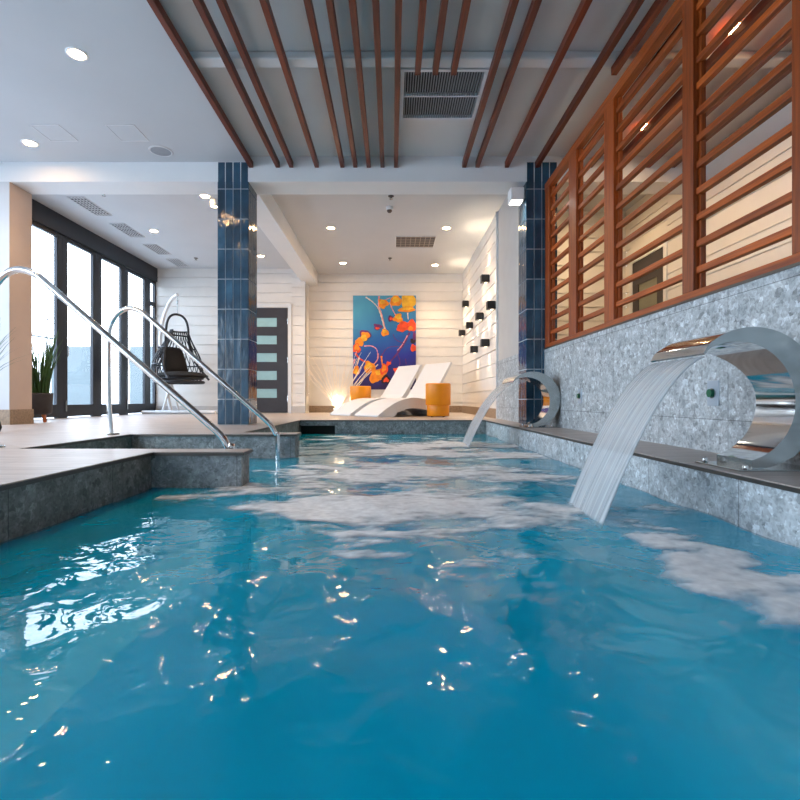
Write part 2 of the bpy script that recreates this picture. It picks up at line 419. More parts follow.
# thin metal edge along the tile nosing
e = MB(); h0, h1 = -.019, -.004
e.box(XL-.004, XL+.004, YB, PN0, h0, h1).box(XL, XN, PN0-.004, PN0+.004, h0, h1).box(XN-.004, XN+.004, PN0, PN1, h0, h1)
e.box(XST, XN, PN1-.004, PN1+.004, h0, h1).box(XST-.004, XST+.004, PN1, PF0, h0, h1).box(XST, XFP, PF0-.004, PF0+.004, h0, h1)
e.box(XFP-.004, XFP+.004, PF0, PF1, h0, h1).box(XL-.004, XL+.004, PF1, YF, h0, h1).box(XL, XP, YF-.004, YF+.004, h0, h1)
e.box(XP-.004, XP+.004, YB, YF, h0, h1)
struct(e.build('trim_4', M['trim_metal']))

# ------------------------------------------------------------------ water surface
def hfield(x, y):
    """gentle standing ripples, livelier near the falls"""
    z = np.zeros_like(x)
    rs = np.random.RandomState(3)
    for i in range(26):
        a = rs.uniform(0, 2*PI); wl = rs.uniform(.10, .6)**1.0
        k = 2*PI/wl; amp = .0005*(wl/.3)**1.0
        z += amp*np.sin(k*(x*math.cos(a)+y*math.sin(a)) + rs.uniform(0, 6.28) + 1.5*np.sin(2.1*x+rs.uniform(0,6))+1.3*np.sin(1.7*y+rs.uniform(0,6)))
    for (fx, fy, s) in ((.77, 2.02, .9), (.73, 4.95, .7)):
        d = np.hypot(x-fx, y-fy)
        z += s*.002*np.sin(2*PI*d/.16)*np.exp(-d/.5)
    return z
def vnoise(x, y, sc, seed):
    out = np.empty(x.size); xs = x.ravel(); ys = y.ravel()
    for i in range(xs.size):
        out[i] = mnoise.fractal(Vector((xs[i]*sc[0]+seed, ys[i]*sc[1]-seed*1.7, seed*.31)), .55, 2.1, 5)
    return out.reshape(x.shape)
def lines(stops):
    out = []
    for (a, b, n) in stops: out += list(np.linspace(a, b, n, endpoint=False))
    return np.array(out+[stops[-1][1]])
g1 = .004
gx = lines([(XST-g1, XL-g1, 50), (XL-g1, XN-g1, 24), (XN-g1, XFP-g1, 2), (XFP-g1, XP+g1, 122)])
gy = lines([(YB+.01, -.2, 20), (-.2, PN0+g1*2, 200), (PN0+g1*2, PN1-g1*2, 10), (PN1-g1*2, PF0+g1*2, 70), (PF0+g1*2, PF1-g1*2, 10), (PF1-g1*2, YF+.005, 130)])
nx, ny = len(gx), len(gy)
X, Y = np.meshgrid(gx, gy); Z = ZW + hfield(X, Y)
cxm, cym = (gx[:-1]+gx[1:])/2, (gy[:-1]+gy[1:])/2
def inside(x, y):
    if x > XL-g1:
        if x < XN-g1 and PN0+2*g1 < y < PN1-2*g1: return False
        if x < XFP-g1 and PF0+2*g1 < y < PF1-2*g1: return False
        return True
    return PN1-2*g1 < y < PF0+2*g1
IN = [[inside(cxm[i], cym[j]) for i in range(nx-1)] for j in range(ny-1)]
idx = lambda j, i: j*nx+i
nb = nx*ny
allv = [tuple(v) for v in np.stack([X, Y, Z], -1).reshape(-1, 3)] + [tuple(v) for v in np.stack([X, Y, X*0-1.249], -1).reshape(-1, 3)]
ok = lambda j, i: 0 <= j < ny-1 and 0 <= i < nx-1 and IN[j][i]
fs = []; fs2 = []
for j in range(ny-1):
    for i in range(nx-1):
        if not IN[j][i]: continue
        a, b, c, d = idx(j,i), idx(j,i+1), idx(j+1,i+1), idx(j+1,i)
        fs.append((a,b,c,d)); fs2.append((d+nb,c+nb,b+nb,a+nb))
        for (p, q, jj, ii) in ((a,b,j-1,i),(b,c,j,i+1),(c,d,j+1,i),(d,a,j,i-1)):
            if not ok(jj, ii): fs2.append((p, p+nb, q+nb, q))
used = sorted({v for f_ in fs+fs2 for v in f_}); rm = {v: k for k, v in enumerate(used)}
allv = [allv[v] for v in used]; fs = [tuple(rm[v] for v in f_) for f_ in fs]; fs2 = [tuple(rm[v] for v in f_) for f_ in fs2]
me = bpy.data.meshes.new('pool_water'); me.from_pydata(allv, [], fs+fs2); me.materials.append(M['water'])
me.polygons.foreach_set('use_smooth', [True]*len(fs)+[False]*len(fs2)); me.update()
wo = bpy.data.objects.new('pool_water', me); COL.objects.link(wo)
tag(wo, 'clear blue rippled water filling the indoor pool', 'water', kind='stuff')

# foam drifting on the surface
def foam_density(x, y):
    n1 = vnoise(x, y, (1.5, 2.6), 4.3); n2 = vnoise(x, y, (4.2, 7.0), 9.1)
    def blob(cx, cy, sx, sy, rot=0):
        dx, dy = x-cx, y-cy; c, s = math.cos(rot), math.sin(rot)
        u, v = dx*c+dy*s, -dx*s+dy*c
        return np.exp(-((u/sx)**2+(v/sy)**2))
    env = np.maximum.reduce([blob(.55,1.92,.36,.30), blob(.12,2.15,.85,.55), 1.35*blob(.86,1.50,.17,.42), .75*blob(1.0,1.15,.16,.25), .8*blob(-.45,2.55,.5,.36),
                             .9*blob(.35,3.2,1.1,.55), .85*blob(.5,4.3,1.0,.6), .95*blob(.55,5.0,.9,.5), .6*blob(-.2,6.0,1.2,.6), .62*blob(.25,1.5,.6,.35)])
    d = env*1.15 + .80*n1 + .45*n2 - .20 - 1.5*np.clip(.45-env, 0, 1)
    d = np.clip(d*1.15, 0, 1); return np.clip((.95*d*d*(3-2*d)-.05)/.95, 0, 1)
def foam_patch(name, x0, x1, y0, y1, step, label):
    fx = np.arange(x0, x1, step); fy = np.arange(y0, y1, step)
    X, Y = np.meshgrid(fx, fy); D = foam_density(X, Y)
    Zf = ZW + hfield(X, Y) + .004 + .004*D
    n = len(fx); keep = {}; vv = []; at = []; ff = []
    def vid(j, i):
        k = j*n+i
        if k not in keep:
            keep[k] = len(vv); vv.append((X[j,i], Y[j,i], Zf[j,i])); at.append(float(D[j,i]))
        return keep[k]
    for j in range(len(fy)-1):
        for i in range(n-1):
            if max(D[j,i], D[j,i+1], D[j+1,i], D[j+1,i+1]) > .002:
                ff.append((vid(j,i), vid(j,i+1), vid(j+1,i+1), vid(j+1,i)))
    me = bpy.data.meshes.new(name); me.from_pydata(vv, [], ff); me.materials.append(M['foam'])
    a = me.attributes.new('foam', 'FLOAT', 'POINT'); a.data.foreach_set('value', at)
    me.polygons.foreach_set('use_smooth', [True]*len(ff)); me.update()
    o = bpy.data.objects.new(name, me); COL.objects.link(o)
    return tag(o, label, 'foam', kind='stuff')
foam_patch('foam', -1.1, XP-.01, .7, 3.3, .016, 'white foam spreading from the foot of the large near waterfall')
foam_patch('foam', -1.1, XP-.01, 3.3, YF-.02, .022, 'pale foam drifting at the far end below the small waterfall')

# ------------------------------------------------------------------ ceilings, beams, walls
struct(MB().box(XD-.1, -1.55, YB, YC0+.05, ZC, ZC+.12).build('ceiling', M['ceil']))
struct(MB().box(-1.55, XR+.1, YB, YC0+.05, ZS, ZS+.06).build('ceiling_slatted', M['ceil_slat']))
struct(MB().box(-1.55, XR+.1, 3.80, 3.91, ZC, ZS).build('trim_5', M['white'], bevel=.01))
struct(MB().box(XD-.1, XR+.1, YC0+.05, YA+.1, ZB, ZB+.1).build('ceiling_back', M['ceil']))
struct(MB().box(XD-.1, XR+.1, YC0, YC1, ZBM, ZB).build('trim_6', M['white']))
struct(MB().box(-1.89, -1.60, YC1, YA, 2.735, ZB).build('trim_7', M['white']))

def shiplap(mb, axis, plane, a, b, z0, z1, out, bh=.2, t=.02):
    """boards with a shadow gap; out = +1/-1 side the face looks to"""
    z = z0
    while z < z1-.01:
        zz = min(z+bh-.018, z1)
        if axis == 'y': mb.box(a, b, plane, plane+t*out, z, zz) if out > 0 else mb.box(a, b, plane-t, plane, z, zz)
        else: mb.box(plane, plane+t, a, b, z, zz) if out > 0 else mb.box(plane-t, plane, a, b, z, zz)
        z += bh
# art wall
w = MB().box(-1.80, XS+.1, YA+.004, YA+.1, 0, ZB); shiplap(w, 'y', YA+.004, -1.80, XS, .02, ZB, -1)
struct(w.build('wall_back', M['siding']))
# door wall (left part), with its door opening filled by the door itself
w = MB().box(XD, -1.80, YD+.004, YD+.1, 0, ZB)
for (a, b, z0, z1) in ((XD, -3.15, .02, ZB), (-2.08, -1.80, .02, ZB), (-3.15, -2.08, 2.3, ZB)): shiplap(w, 'y', YD+.004, a, b, z0, z1, -1)
w.box(-1.90, -1.80, YD, YA, 0, ZB)
struct(w.build('wall_back_left', M['siding']))
# shiplap return wall on the right + plaster part
w = MB().box(XS+.004, XS+.1, YE, YA, 0, ZB); shiplap(w, 'x', XS+.004, YE, YA-.02, .02, ZB, -1)
struct(w.build('wall_right_back', M['siding']))
struct(MB().box(XS, XS+.12, YC1+.02, YE, .83, ZB).build('wall_right_plaster', M['plaster']))
struct(MB().box(XS-.012, XS+.12, YC1+.02, YE, 0, .83).build('wall_right_wainscot', M['stone_yz']))
struct(MB().box(XS-.03, XS, YE-.012, YE+.012, 0, ZB).build('trim_8', M['white']))
# right room
w = MB().box(XS+.1, XR, YE, YE+.1, 0, ZB); shiplap(w, 'y', YE, XS+.12, XR, .02, ZB, -1)
struct(w.build('wall_room_end', M['siding']))
w = MB().box(XR+.004, XR+.1, YB, YE, 0, ZB)
DY0, DY1 = 6.22, 7.02
for (a, b, z0, z1) in ((YB, DY0-.08, .02, ZB), (DY1+.08, YE, .02, ZB), (DY0-.08, DY1+.08, 2.3, ZB)): shiplap(w, 'x', XR+.004, a, b, z0, z1, -1)
struct(w.build('wall_right', M['siding']))
# stone half wall under the screen
struct(MB().box(XW, XW+.14, YB, YC0+.0, 0, .818).build('wall_half_stone', M['stone_yz']))
struct(MB().box(XW-.006, XW+.15, YB, YC0, .818, .832).build('trim_9', M['trim_metal']))
# left pier
struct(MB().box(XD-.1, -4.17, YC0+.004, YC1, 0, ZBM).box(XD-.1, -4.172, YC0, YC0+.004, 0, ZBM, 1).build('wall_left_pier', [M['cream'], M['ceil']]))
struct(MB().box(XD-.1, -4.157, YC0-.013, YC1+.013, 0, .165).build('baseboard_left', M['basestone']))
struct(MB().box(-1.79, XS, YA-.032, YA-.015, 0, .145).build('baseboard_back', M['basestone']))
struct(MB().box(XS-.032, XS-.015, YE, YA-.02, 0, .145).build('baseboard_right', M['basestone']))
struct(MB().box(XD, -3.16, YD-.032, YD-.015, 0, .145).box(-2.07, -1.8, YD-.032, YD-.015, 0, .145).build('baseboard_back_left', M['plaster']))

# wall behind the camera
struct(MB().box(XD-.1, XR+.1, YB-.1, YB, 0, ZS).build('wall_front', M['white']))

# glazed doors
def glazed(n, y0, y1, handle=False):
    o = MB()
    o.box(XD-.05, XD, y0, y0+.12, 0, 2.72).box(XD-.05, XD, y1-.12, y1, 0, 2.72).box(XD-.05, XD, y0+.12, y1-.12, 0.02, .2).box(XD-.05, XD, y0+.12, y1-.12, 2.66, 2.72)
    fr = struct(o.build('door_%d' % n, M['black_frame'], bevel=.004))
    MB().box(XD-.03, XD-.022, y0+.12, y1-.12, .2, 2.66).build('pane', M['glass'], fr)
    if handle:
        hm = MB().tube([(XD+.05, y0+.06, .92), (XD+.05, y0+.06, 1.08)], .009, n=8).tube([(XD, y0+.06, .93), (XD+.05, y0+.06, .93)], .007, n=8).tube([(XD, y0+.06, 1.07), (XD+.05, y0+.06, 1.07)], .007, n=8)
        hm.build('door_handle', M['steel'], fr)
        MB().box(XD, XD+.02, y0+.045, y0+.075, .1, .26).build('door_bolt', M['steel_brushed'], fr)
    return fr
ys = [5.80, 6.55, 7.435, 8.32, 9.175, 10.04]
for i in range(5): glazed(i+1, ys[i], ys[i+1], i in (2, 4))
sl = MB().box(XD-.05, XD, 10.04, 10.14, 0, 2.72).box(XD-.05, XD, 10.33, 10.4, 0, 2.72).box(XD-.05, XD, 10.14, 10.33, 0, .2).box(XD-.05, XD, 10.14, 10.33, 2.2, 2.28).box(XD-.05, XD, 10.14, 10.33, 2.66, 2.72)
sl = struct(sl.build('window_1', M['black_frame']))
MB().box(XD-.03, XD-.022, 10.14, 10.33, .2, 2.66).build('pane', M['glass'], sl)
struct(MB().box(XD-.08, XD+.03, YC1, YD, 2.72, ZB-.004).build('trim_10', M['black_frame']))
k = 2; y = YB
while y < 5.3:
    fr = MB(); y1 = min(y+1.45, YC0)
    fr.box(XD-.05, XD, y, y+.08, 0, ZC).box(XD-.05, XD, y1-.08, y1, 0, ZC).box(XD-.05, XD, y, y1, 0, .15).box(XD-.05, XD, y, y1, 2.66, ZC)
    fr = struct(fr.build('window_%d' % k, M['black_frame']))
    MB().box(XD-.03, XD-.022, y+.08, y1-.08, .15, 2.66).build('pane', M['glass'], fr)
    y += 1.45; k += 1
# back door with five frosted lites
dx0, dx1, dzt = -3.08, -2.165, 2.18
dd = MB()
lx0, lx1 = -2.92, -2.39
rows = [(PZ(yb, YD), PZ(yt, YD)) for yt, yb in ((318,327),(335.8,344.4),(353.2,362),(371,380),(388.8,397.8))]
yy0, yy1 = YD-.03, YD+.004
dd.box(dx0, lx0, yy0, yy1, .01, dzt).box(lx1, dx1, yy0, yy1, .01, dzt)
prev = dzt
for z0, z1 in rows:
    dd.box(lx0, lx1, yy0, yy1, z1, prev); prev = z0
dd.box(lx0, lx1, yy0, yy1, .01, prev)
dr = struct(dd.build('door_6', M['door']))
for z0, z1 in rows: MB().box(lx0-.005, lx1+.005, YD-.02, YD-.008, z0-.005, z1+.005).build('frosted_lite', M['lite'], dr)
for zc in (1.9, 1.1, .3): MB().tube([(dx1+.004, YD-.036, zc-.06), (dx1+.004, YD-.036, zc+.06)], .012, n=8).build('hinge', M['steel'], dr)
MB().box(dx0-.07, dx0-.006, YD-.04, YD, 0, dzt+.08).box(dx1+.008, dx1+.08, YD-.04, YD, 0, dzt+.08).box(dx0-.006, dx1+.008, YD-.04, YD, dzt+.008, dzt+.08).build('door_frame', M['white'], dr)
# side room door
dd = MB()
x0, x1 = XR-.02, XR+.01
dd.box(x0, x1, DY0, DY0+.16, .01, 2.18).box(x0, x1, DY1-.16, DY1, .01, 2.18)
zz = [.01, .35, .75, .9, 1.30, 1.45, 1.85, 2.18]
for a in (0, 2, 4, 6): dd.box(x0, x1, DY0+.16, DY1-.16, zz[a], zz[a+1])
dr = struct(dd.build('door_7', M['door']))
for a in (1, 3, 5): MB().box(x0+.01, x1-.01, DY0+.155, DY1-.155, zz[a]-.004, zz[a+1]+.004).build('pane', simple('green_grey_glass_%d' % a, lin(120,122,106), .3, noise=.05, scale=8), dr)
MB().box(XR-.03, XR, DY0-.08, DY0-.004, 0, 2.27).box(XR-.03, XR, DY1+.004, DY1+.08, 0, 2.27).box(XR-.03, XR, DY0-.004, DY1+.004, 2.184, 2.27).build('door_frame', M['white'], dr)
MB().tube([(XR-.07, DY0+.07, 1.0), (XR-.07, DY0+.2, 1.0)], .01, n=8).tube([(XR-.02, DY0+.07, 1.0), (XR-.07, DY0+.07, 1.0)], .01, n=8).build('door_handle', M['steel_brushed'], dr)

# ------------------------------------------------------------------ tiled columns
def column(x0, x1, label):
    t = thing('tiled_column', label, 'column', ((x0+x1)/2, (YC0+YC1)/2, 0), 'blue tiled columns')
    top = ZC
    MB().box(x0+.006, x1-.006, YC0+.006-.001, YC1-.006, 0, top).build('grout_core', M['grout'], t)
    mb = MB(); g = .0046
    zb = [0] + [.278+.3275*i for i in range(9) if .278+.3275*i < top-.02] + [top]
    wx = (x1-x0)/4; wy = (YC1-YC0)/4
    for i in range(len(zb)-1):
        for k in range(4):
            z0, z1 = zb[i]+g, zb[i+1]-g
            a, b = x0+wx*k+g, x0+wx*(k+1)-g
            c, d = YC0+wy*k+g, YC0+wy*(k+1)-g
            mb.box(a, b, YC0-.002, YC0+.006, z0, z1)
            if z1 < ZBM+.3:
                mb.box(x0-.002, x0+.006, c, d, z0, z1); mb.box(x1-.006, x1+.002, c, d, z0, z1); mb.box(a, b, YC1-.006, YC1+.002, z0, z1)
    mb.build('tiles', M['tile'], t)
    return t
column(-1.90, -1.565, 'blue glazed tile column left of the pool, in front of the dark door')
column(1.466, 1.80, 'blue glazed tile column on the right, behind the small waterfall spout')

# ------------------------------------------------------------------ ceiling slats
ords = ['first','second','third','fourth','fifth','sixth','seventh','eighth','ninth','tenth','eleventh','twelfth','thirteenth','fourteenth','fifteenth','sixteenth','seventeenth','eighteenth','nineteenth','twentieth']
SL = [(-1.534,1),(-1.244,1),(-1.096,1),(-.82,1),(-.54,1),(-.40,1),(-.254,1),(-.104,1),(.043,1),(.20,0),(.337,0),(.48,0),(.785,1),(.93,1),(1.25,1),(1.58,1),(1.73,0),(1.88,0),(2.0,1),(2.16,1)]
extra = [(2.42,1),(2.79,1),(3.06,1)]
for i, (x, full) in enumerate(SL+extra):
    y1 = YC0 if full else 3.90
    o = MB().box(x-.022, x+.022, -.5, y1, 2.80, ZC+.001).build('ceiling_slat', M['slat'], bevel=.003)
    if i < 9: lab = 'dark wooden ceiling slat, %s from the left, running to the white beam' % ords[i]
    elif i < 12: lab = 'short wooden ceiling slat, %s of three stopping at the square ceiling vent' % ords[i-9]
    elif i < 16: lab = 'dark wooden ceiling slat, %s to the right of the square ceiling vent' % ords[i-12]
    elif i < 18: lab = 'short wooden slat above the timber screen top rail, %s from the pool side' % ords[i-16]
    else: lab = 'wooden ceiling slat behind the timber screen, %s from the pool side' % ords[i-18]
    tag(o, lab, 'ceiling slat', 'wooden ceiling slats')

# ------------------------------------------------------------------ timber screen on the half wall
sc = thing('timber_screen', 'orange brown timber screen of horizontal slats above the grey stone wall', 'screen', (XW+.04, 3, .832))
sx0, sx1 = XW, XW+.04
zb0, zb1, zt0, zt1 = .832, .872, 2.53, 2.612
k = XW/1.6
posts = [(xp, (XW*F/(b-CX)), (XW*F/(a-CX))) for xp, a, b in ((0,543.5,549),(1,568.5,576),(2,604,613.5),(3,682,693),(4,791.5,806))]
MB().box(sx0-.002, sx1+.02, .6, YC0-.02, zb0, zb1).build('bottom_rail', M['screen_y'], sc, bevel=.003)
MB().box(sx0-.002, sx1+.02, .6, YC0-.02, zt0, zt1).build('top_rail', M['screen_y'], sc, bevel=.003)
pl = [(max(a, 0), min(b, YC0-.025)) for _, a, b in posts] + [(.95, 1.05)]
for a, b in pl:
    MB().box(sx0, sx0+.03, a, b, zb1, zt0).build('post', M['screen_z'], sc, bevel=.003)
    MB().box(sx0+.032, sx0+.06, a+.01-.03, b-.01, zb1, zt0).build('post_backing', M['screen_z'], sc, bevel=.002)
for i in range(len(pl)-1):
    y1 = pl[i][0]-.0; y0 = pl[i+1][1]
    for kz in range(11):
        z0 = .966+kz*.1447
        MB().box(sx0+.016, sx0+.05, y0-.012, y1+.012 if False else y1-.002, z0, z0+.037).build('slat', M['screen_y'], sc, bevel=.003)

# ------------------------------------------------------------------ waterfall spouts
def spout_mesh(y0, y1, lip0, lip1):
    """curved stainless blade: crescent side plates, mirror inside, flat widening lip"""
    R = .273; cx, cz = 1.383, R+.003
    a0, a1 = math.radians(-90), math.radians(128)
    n = 46; outer = []; inner = []
    for i in range(n+1):
        t = i/n; a = a0+(a1-a0)*t
        outer.append((cx+R*math.cos(a), cz+R*math.sin(a)))
    th0 = [.058+.012*math.sin(PI*min(1, i/n*1.1)) for i in range(n+1)]
    for i in range(n+1):
        t = i/n
        a = a0+(a1-a0)*t
        ou = -.065*math.cos(a)-.015*math.sin(a); th = R-(ou+math.sqrt(.232**2-(.065**2+.015**2)+ou*ou)); th = max(.005, th)
        inner.append((cx+(R-th)*math.cos(a), cz+(R-th)*math.sin(a)))
    # straight lip leading on from the arc's end towards the pool
    ax, az = outer[-1]; d = Vector((-math.sin(a1), math.cos(a1)))
    return outer, inner, d
def make_spout(y0, y1, lip0, lip1, loc_label, sheet_label, sheetx=.768, sy=(0,0), s=1.0):
    outer, inner, d = spout_mesh(y0, y1, lip0, lip1)
    lipx, lipz = 1.185, .442
    n = len(outer)
    end = (lipx, lipz+.006); endi = (lipx+.004, lipz)
    o2 = list(outer); i2 = list(inner)
    # blend last points into the lip
    ox, oz = outer[-1]
    for q in (.25, .5, .75, 1.0):
        o2.append((ox+(end[0]-ox)*q, oz+(end[1]-oz)*q + .012*math.sin(PI*q)*.6))
        ix, iz = inner[-1]; i2.append((ix+(endi[0]-ix)*q, iz+(endi[1]-iz)*q + .012*math.sin(PI*q)*.6))
    m = len(o2)
    def yr(t):       # near/far edge along the blade, flaring to the lip
        e = max(0, (t-.40)/.60); e = e*e*(3-2*e)
        return y0+(lip0-y0)*e, y1+(lip1-y1)*e
    root = thing('waterfall_spout', loc_label, 'waterfall spout', (1.42, (y0+y1)/2, 0), 'curved waterfall spouts')
    def strip(curve, name, mat, w=0):
        mb = MB(); vv = []; ff = []
        for i, p in enumerate(curve):
            a, b = yr(i/(m-1)); vv += [(p[0], a+w, p[1]), (p[0], b-w, p[1])]
        for i in range(m-1): ff.append((2*i, 2*i+1, 2*i+3, 2*i+2))
        mb.add(vv, ff, 0, True); return mb
    # body: outer skin + sides in one closed mesh, mirrored inner skin apart
    mb = MB(); vv = []
    for i in range(m):
        a, b = yr(i/(m-1))
        vv += [(o2[i][0], a, o2[i][1]), (o2[i][0], b, o2[i][1]), (i2[i][0], a, i2[i][1]), (i2[i][0], b, i2[i][1])]
    so = [];
    f_out = [(4*i, 4*i+1, 4*i+5, 4*i+4) for i in range(m-1)]
    f_in = [(4*i+2, 4*i+6, 4*i+7, 4*i+3) for i in range(m-1)]
    f_near = [(4*i, 4*i+4, 4*i+6, 4*i+2) for i in range(m-1)]
    f_far = [(4*i+1, 4*i+3, 4*i+7, 4*i+5) for i in range(m-1)]
    mb.add(vv, f_out, 0, True); mb.add(vv, f_near, 1, False); mb.add(vv, f_far, 1, False); mb.add(vv, [(0,2,3,1), (4*m-4,4*m-3,4*m-1,4*m-2)], 1)
    mb.build('outer_shell', [M['steel_spout'], M['steel_brushed']], root, fixn=False)
    MB().add(vv, f_in, 0, True).build('inner_skin', M['steel_spout'], root, fixn=False)
    bx0, bx1 = 1.31, 1.645
    bp_ = MB().box(bx0, bx1, y0-.035, y1+.035, 0, .006).build('base_plate', M['steel_brushed'], root, bevel=.002)
    for bx in (1.345, 1.57):
        for by in (y0-.018, y1+.018):
            MB().lathe([(.0001,.026),(.006,.025),(.0095,.021),(.011,.016),(.011,.006),(.014,.006),(.014,.0055)], (bx, by, 0), 14).build('bolt', M['steel'], bp_)
    # falling sheet of water
    sb = MB(); vv = []; ff = []; ns, nw = 36, 26
    for i in range(ns+1):
        t = i/ns
        x = lipx + .01 + (sheetx-.008-lipx)*t
        z = lipz-.004 - (.10*t + (lipz-.004-ZW-.10+.015)*t**1.75)
        a = lip0+.012 + (sy[0])*t; b = lip1-.012 + (sy[1])*t
        for j in range(nw+1):
            u = j/nw; yy = a+(b-a)*u
            off = .0035*math.sin(u*37+1.7*math.sin(u*11)) * t
            vv.append((x+off, yy, z+off*.5))
    for i in range(ns):
        for j in range(nw): ff.append((i*(nw+1)+j, i*(nw+1)+j+1, (i+1)*(nw+1)+j+1, (i+1)*(nw+1)+j))
    sb.add(vv, ff, 0, True)
    # rounded thicker rims at both edges of the sheet
    so = sb.build('water_sheet', M['sheet'], None, fixn=False)
    sm = so.modifiers.new('thick', 'SOLIDIFY'); sm.thickness = .006
    tag(so, sheet_label, 'falling water', 'falling water sheets')
    return root
make_spout(1.92, 2.13, 1.90, 2.29, 'large polished steel waterfall spout nearest the camera, cut by the right edge',
           'wide translucent water sheet falling from the large near spout', .768, (-.065, -.08))
make_spout(4.91, 5.12, 4.89, 5.40, 'polished steel waterfall spout farther away, beside the right blue column',
           'narrow water stream falling from the far spout by the column', .735, (-.05, -.06))

# green push buttons on the stone wall
def button(y, z, label):
    t = thing('push_button', label, 'button', (XW, y, z), 'green push buttons')
    pl_ = MB().box(XW-.006, XW+.003, y-.045, y+.045, z-.065, z+.065).build('plate', M['plate'], t, bevel=.002)
    MB().tube([(XW-.026, y, z), (XW-.004, y, z)], .021, n=18).build('button', M['green'], pl_)
    MB().tube([(XW-.012, y, z), (XW-.004, y, z)], .026, n=18).build('bezel', M['steel_brushed'], pl_)
button(2.58, .305, 'green push button on the stone wall inside the large spout curve')
button(4.41, .305, 'green push button on the stone wall just right of the far spout')

# ------------------------------------------------------------------ hand rails
def rail(y, dx, k, kx, label, zend):
    d = 3.9
    P = [(111,434),(108.8,400),(108.3,350),(108.6,335),(110,326.5),(113.5,319),(118.5,313),(124.5,309.3),(130.5,308.3),(137,309.6),(142.5,312.6),(147,316.2),
         (170,336.4),(200,362.7),(230,389),(258,413.6),(267,421.6),(272,427),(275.4,433.5),(277,441),(277.6,450)]
    xb = PX(277.6, d)
    pts = [Vector((xb+(PX(x, d)-xb)*kx+dx, y, H+(CY-yy)/F*d*k if yy < 434 else 0)) for x, yy in P]
    pts[0].z = 0.0
    pts.append(Vector((pts[-1].x, y, -.3))); pts.append(Vector((pts[-1].x, y, zend)))
    # smooth with Catmull-Rom
    out = []
    for i in range(len(pts)-1):
        p0, p1, p2, p3 = pts[max(i-1,0)], pts[i], pts[i+1], pts[min(i+2,len(pts)-1)]
        for q in range(5):
            t = q/5
            out.append(.5*((2*p1)+(p2-p0)*t+(2*p0-5*p1+4*p2-p3)*t*t+(3*p1-p0-3*p2+p3)*t**3))
    out.append(pts[-1])
    r = thing('hand_rail', label, 'hand rail', (pts[0].x, y, 0), 'pool hand rails')
    MB().tube(out, .0195, n=18).build('rail_tube', M['steel'], r)
    MB().lathe([(.001,.014),(.03,.014),(.055,.012),(.06,.006),(.06,0)], (pts[0].x, y, 0), 28).build('floor_flange', M['steel_brushed'], r)
rail(2.84, -.02, 1.035, 1.045, 'polished steel hand rail nearest the camera, running down behind the near stone pier', -.7)
rail(3.90, 0, 1.0, 1.0, 'polished steel hand rail further back, entering the water by the far stone pier', -.7)

# ------------------------------------------------------------------ loungers
def lounger(label, loc, ang):
    top = [(0,.03),(.08,.085),(.18,.15),(.30,.215),(.42,.262),(.54,.292),(.66,.305),(.76,.303),(.86,.29),(.95,.285),(1.02,.305),(1.08,.37),(1.16,.48),(1.26,.63),(1.36,.78),(1.455,.925)]
    bot = [(1.485,.912),(1.40,.765),(1.30,.605),(1.21,.455),(1.16,.35),(1.15,.27),(1.20,.17),(1.28,.08),(1.34,.0),(1.16,.0),(1.06,.075),(.94,.10),(.80,.125),(.66,.135),(.54,.125),(.46,.10),(.36,.07),(.30,.0),(0,.0)]
    W = .68
    r = thing('pool_lounger', label, 'lounger', loc, 'white pool loungers', ang)
    Mx = Matrix.Translation(loc) @ Matrix.Rotation(ang, 4, 'Z')
    prof = [(x*1.045, z) for x, z in top+bot]
    mb = MB(); mb.prism(prof, 'y', 0, W, 0, Mx)
    o = mb.build('moulded_shell', M['lounge'], r, bevel=.012)
    # black rubber feet
    for yy in (.08, W-.08):
        MB().box(1.18, 1.32, yy-.03, yy+.03, -.001, .004, 0, Mx).build('foot_pad', M['black'], o)
    return r
lounger('white curved pool lounger in front, beside the right orange stool', (-.215, 7.72, 0.002), math.radians(36))
lounger('white curved pool lounger behind, nearer the lit white branches', (-.70, 8.32, 0.002), math.radians(36))

# stools
def stool(x, y, label):
    t = thing('drum_stool', label, 'stool', (x, y, 0), 'orange drum stools')
    MB().lathe([(.001,.535),(.188,.535),(.198,.528),(.200,.515),(.200,.195),(.196,.19),(.001,.19)], (x,y,0), 48).build('upper_drum', M['orange'], t)
    ld = MB().lathe([(.001,.189),(.178,.189),(.180,.185),(.176,.022),(.170,.014),(.001,.014)], (x,y,0), 48).build('lower_drum', M['orange'], t)
    for a in range(4):
        MB().lathe([(.001,.014),(.014,.014),(.014,0),(.001,0)], (x+.13*math.cos(a*PI/2+.6), y+.13*math.sin(a*PI/2+.6), 0), 10).build('glide', M['black'], ld)
stool(.735, 7.98, 'orange drum stool at the right end of the front lounger')
stool(-.60, 9.55, 'orange drum stool half hidden behind the rear lounger, under the painting')

